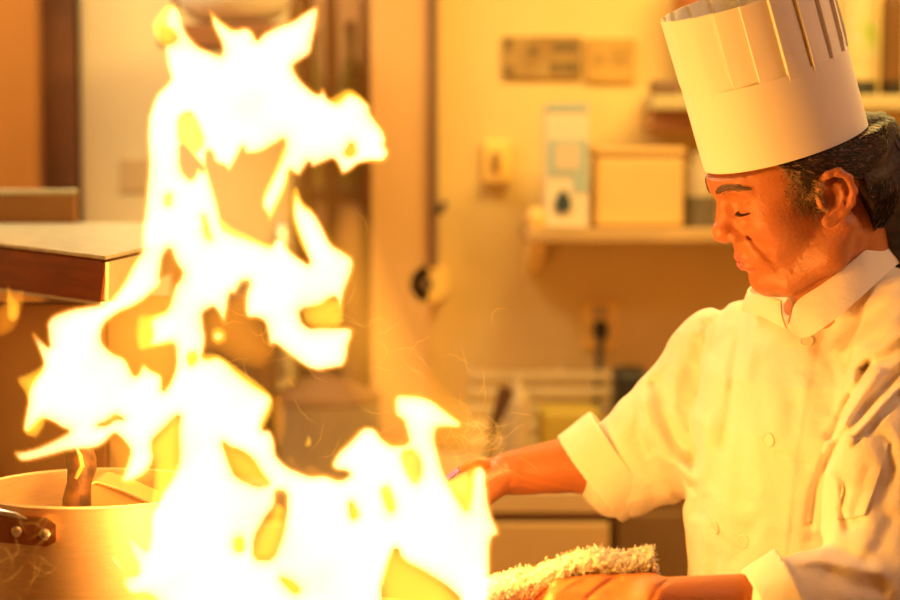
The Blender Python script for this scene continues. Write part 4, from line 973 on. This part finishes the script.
cuff(cuffN-dN*.040, cuffN+dN*.0, .058, .052, .006)
# collar: standing band round the neck, a near and a far half meeting at the notch
def smooth_pts(ctrl, n):
    C = np.array([P(*c) for c in ctrl]); C = np.vstack([2*C[0]-C[1], C, 2*C[-1]-C[-2]]); out = []; m = len(ctrl)-1
    for i in range(n+1):
        t = i/n*m; k = min(m-1, int(t)); u = t-k; a_, b_, c_, d_ = C[k:k+4]
        out.append(.5*((2*b_)+(-a_+c_)*u+(2*a_-5*b_+4*c_-d_)*u*u+(-a_+3*b_-3*c_+d_)*u**3))
    return np.array(out)
def collar_half(top, bot, n=60, m=9, th=.0030):
    A = smooth_pts(top, n); Bm = smooth_pts(bot, n); cen = (A.mean(0)+Bm.mean(0))/2; cen = P(841, 285, 2.44)
    V = []
    for i in range(n+1):
        for side in (0, 1):
            for j in (range(m) if side == 0 else range(m-1, -1, -1)):
                f = j/(m-1); q = Bm[i]*(1-f)+A[i]*f; o_ = q-cen; o_[2] = 0; o_ /= np.linalg.norm(o_)+1e-9
                e = .0012*math.sin(i*.31+f*4)+.0035*math.sin(math.pi*f)*.6; V.append(q+o_*(e-(th if side else 0)))
    k = 2*m; Q = [(i*k+a_, i*k+(a_+1)%k, (i+1)*k+(a_+1)%k, (i+1)*k+a_) for i in range(n) for a_ in range(k)]
    Q += [tuple(range(k)), tuple(n*k+a_ for a_ in range(k))[::-1]]
    return MB().add(V, Q).build('collar', CLOTH, coat, True)
collar_half([(790,322,2.350),(793,308,2.352),(802,297,2.352),(822,284,2.348),(846,266,2.352),(868,248,2.372),(886,233,2.42),(893,233,2.48),(878,246,2.535)],
            [(789,328,2.346),(792,332,2.340),(804,338,2.328),(826,326,2.315),(851,306,2.318),(876,284,2.345),(897,264,2.405),(906,262,2.48),(890,272,2.55)])
collar_half([(780,301,2.372),(766,296,2.40),(752,294,2.44),(747,290,2.50),(762,280,2.545),(800,264,2.565),(850,250,2.56),(880,245,2.535)],
            [(786,329,2.362),(769,320,2.385),(752,314,2.42),(744,310,2.48),(758,302,2.55),(800,292,2.585),(850,280,2.58),(890,272,2.55)])
# buttons
def on_field(Fd, px, py, y0=1.9, y1=2.9):
    ys = np.linspace(y0, y1, 1200); X = np.stack([P(px, py, y) for y in ys]); d = Fd.ev(X); i = np.argmax(d < 0)
    p = X[i]; g = np.array([Fd.ev((p+e)[None])[0]-Fd.ev((p-e)[None])[0] for e in np.eye(3)*.003]); return p, g/np.linalg.norm(g)
BTN = mat('button_white', (.86,.80,.68), .45)
for px, py in ((807,342), (769,440), (716,527), (744,541)):
    p, g = on_field(CF, px, py); z = Vector(g); q = z.to_track_quat('Z', 'Y').to_matrix().to_4x4()
    MB().lathe([(0,-.001),(.0075,-.001),(.0084,.0008),(.0080,.0024),(.0066,.0028),(.0058,.0021),(0,.0021)], p, 28, q).build('button', BTN, coat, True)
# pen pocket on the near sleeve
def patch(px_poly, name, off=.0012, n=26, m=34):
    a_, b_, c_, d_ = [np.array(q, float) for q in px_poly]; V = []; 
    pts = []
    for i in range(n):
        for j in range(m):
            s_ = i/(n-1); t_ = j/(m-1); q = (a_*(1-s_)+b_*s_)*(1-t_)+(d_*(1-s_)+c_*s_)*t_; pts.append(q)
    rows = []
    for q in pts:
        p, g = on_field(CF, q[0], q[1], 2.05, 2.4); rows.append((p, g))
    Vo = [p+g*(off+.0022) for p, g in rows]; Vi = [p-g*.001 for p, g in rows]; N_ = len(rows)
    Q = [(i*m+j, (i+1)*m+j, (i+1)*m+j+1, i*m+j+1) for i in range(n-1) for j in range(m-1)]
    Q2 = [tuple(v+N_ for v in q[::-1]) for q in Q]
    bd = [i*m for i in range(n)]+[(n-1)*m+j for j in range(1, m)]+[i*m+m-1 for i in range(n-2, -1, -1)]+[j for j in range(m-2, 0, -1)]
    Q3 = [(bd[i], bd[(i+1)%len(bd)], bd[(i+1)%len(bd)]+N_, bd[i]+N_) for i in range(len(bd))]
    o = MB().add(Vo+Vi, Q+Q2+Q3).build(name, CLOTH, coat, True); return o, rows
pk, rows = patch([(848,436),(889,444),(866,516),(838,520)], 'sleeve_pocket')
st = mat('stitching', (.42,.30,.18), .8)
# trousers and shoes, under the frame
TR = mat('black_trousers', (.03,.03,.035), .8, bump=.3, bscale=200)
Lg = Field(); hipc = np.array((T0[0], T0[1], .86))
Lg.ell(hipc, (.165,.15,.10), k=.03)
feet = []
for s in (1,-1):
    hp = hipc+U*s*.09; kn_ = hp+np.array((0,0,-.38))+FW*.02; an = kn_+np.array((0,0,-.385))-FW*.02; feet.append(an)
    Lg.chain([hp, kn_, an], [.085,.066,.058], k=.02)
tr = Lg.obj('trousers', (.1,2.1,0.0), (.8,2.9,1.0), .008, TR, man)
for an in feet:
    f = Field(); f.ell(an+FW*.05+np.array((0,0,-.05)), (.05,.05,.045), k=.02).cap(an+FW*-.02+np.array((0,0,-.06)), an+FW*.15+np.array((0,0,-.068)), .042, .036, k=.03)
    z = 0.003; f.fn(lambda X: z-X[:,2], an, 9, op=0); f.obj('shoe', an-.26, an+.26, .006, BLACK, man)
# ---- towel held between the hand and the pan handle
def terry(name, top, bot, Y0, th, parent=None):
    n = 70; m = 12; V = []; tx = np.array(top, float); bx_ = np.array(bot, float)
    def at(a_, s_): L_ = np.linspace(0, 1, len(a_)); return np.array((np.interp(s_, L_, a_[:,0]), np.interp(s_, L_, a_[:,1])))
    for i in range(n+1):
        s_ = i/n; A_ = at(tx, s_); B_ = at(bx_, s_)
        for j in range(2*m):
            if j < m: f = j/(m-1); q = A_*(1-f)+B_*f; y = -th*math.sin(math.pi*min(1, f*1.0+.0))*.8
            else: f = (2*m-1-j)/(m-1); q = A_*(1-f)+B_*f; y = th*.8*math.sin(math.pi*f)+th*.2
            w = .0010*math.sin(i*1.7+j*.9)+.0012*math.sin(i*.53+j*2.1)
            V.append(P(q[0], q[1]+.9*math.sin(i*1.3+j), Y0+y+w))
    k = 2*m; Q = [(i*k+a_, i*k+(a_+1)%k, (i+1)*k+(a_+1)%k, (i+1)*k+a_) for i in range(n) for a_ in range(k)]+[tuple(range(k)), tuple(n*k+a_ for a_ in range(k))[::-1]]
    return V, Q
TOW = mat('terry_towel', (.86,.80,.70), .9, bump=.9, bscale=330, spec=.1)
topl = [(470,588),(490,578),(507,574),(520,570),(535,569),(555,560),(575,552),(597,549),(615,552),(630,553),(640,550),(652,547)]
botl = [(466,604),(488,606),(505,604),(522,600),(540,597),(560,591),(578,584),(596,579),(615,581),(632,583),(646,582),(658,578)]
V_, Q_ = terry('t', topl, botl, 2.165, .020)
tw = MB().add(V_, Q_).build('towel', TOW, None, True)
tag(tw, 'crumpled white terry towel gripped with the pan handle', 'towel')
R_ = []; Va = np.array(V_)
for i in range(9000):
    a_ = rng.integers(0, len(Va)-1); p = Va[a_]+rng.normal(0, .0014, 3); d = p-np.array((p[0], 2.167, p[2]-.004)); d = d/(np.linalg.norm(d)+1e-9)+rng.normal(0, .6, 3); d /= np.linalg.norm(d)
    l = rng.uniform(.0014, .0030); s_ = rng.normal(0, .0012, 3); R_.append(([p, p+d*l*.6+s_, p+d*l+s_*.2], (.88,.82,.72), .0005))
tu = strands('terry_loops', R_, 0, attr_mat('terry_loops', 'tint', .9), tw, 4); tu['kind'] = 'stuff'
# ---- lighter in the far hand
lt = empty('lighter', P(452, 474, 2.55)); tag(lt, 'small purple-tipped lighter in the far hand at the flame edge', 'lighter')
MB().tube([P(447,479,2.56), P(459,470,2.56)], .0034, 12).build('barrel', mat('violet_metal', (.30,.16,.85), .3, .3), lt, True)
MB().tube([P(459,470,2.56), P(476,462,2.57), P(486,464,2.585)], [.0045,.007,.008], 12).build('grip', mat('lighter_grip', (.5,.2,.06), .4), lt, True)
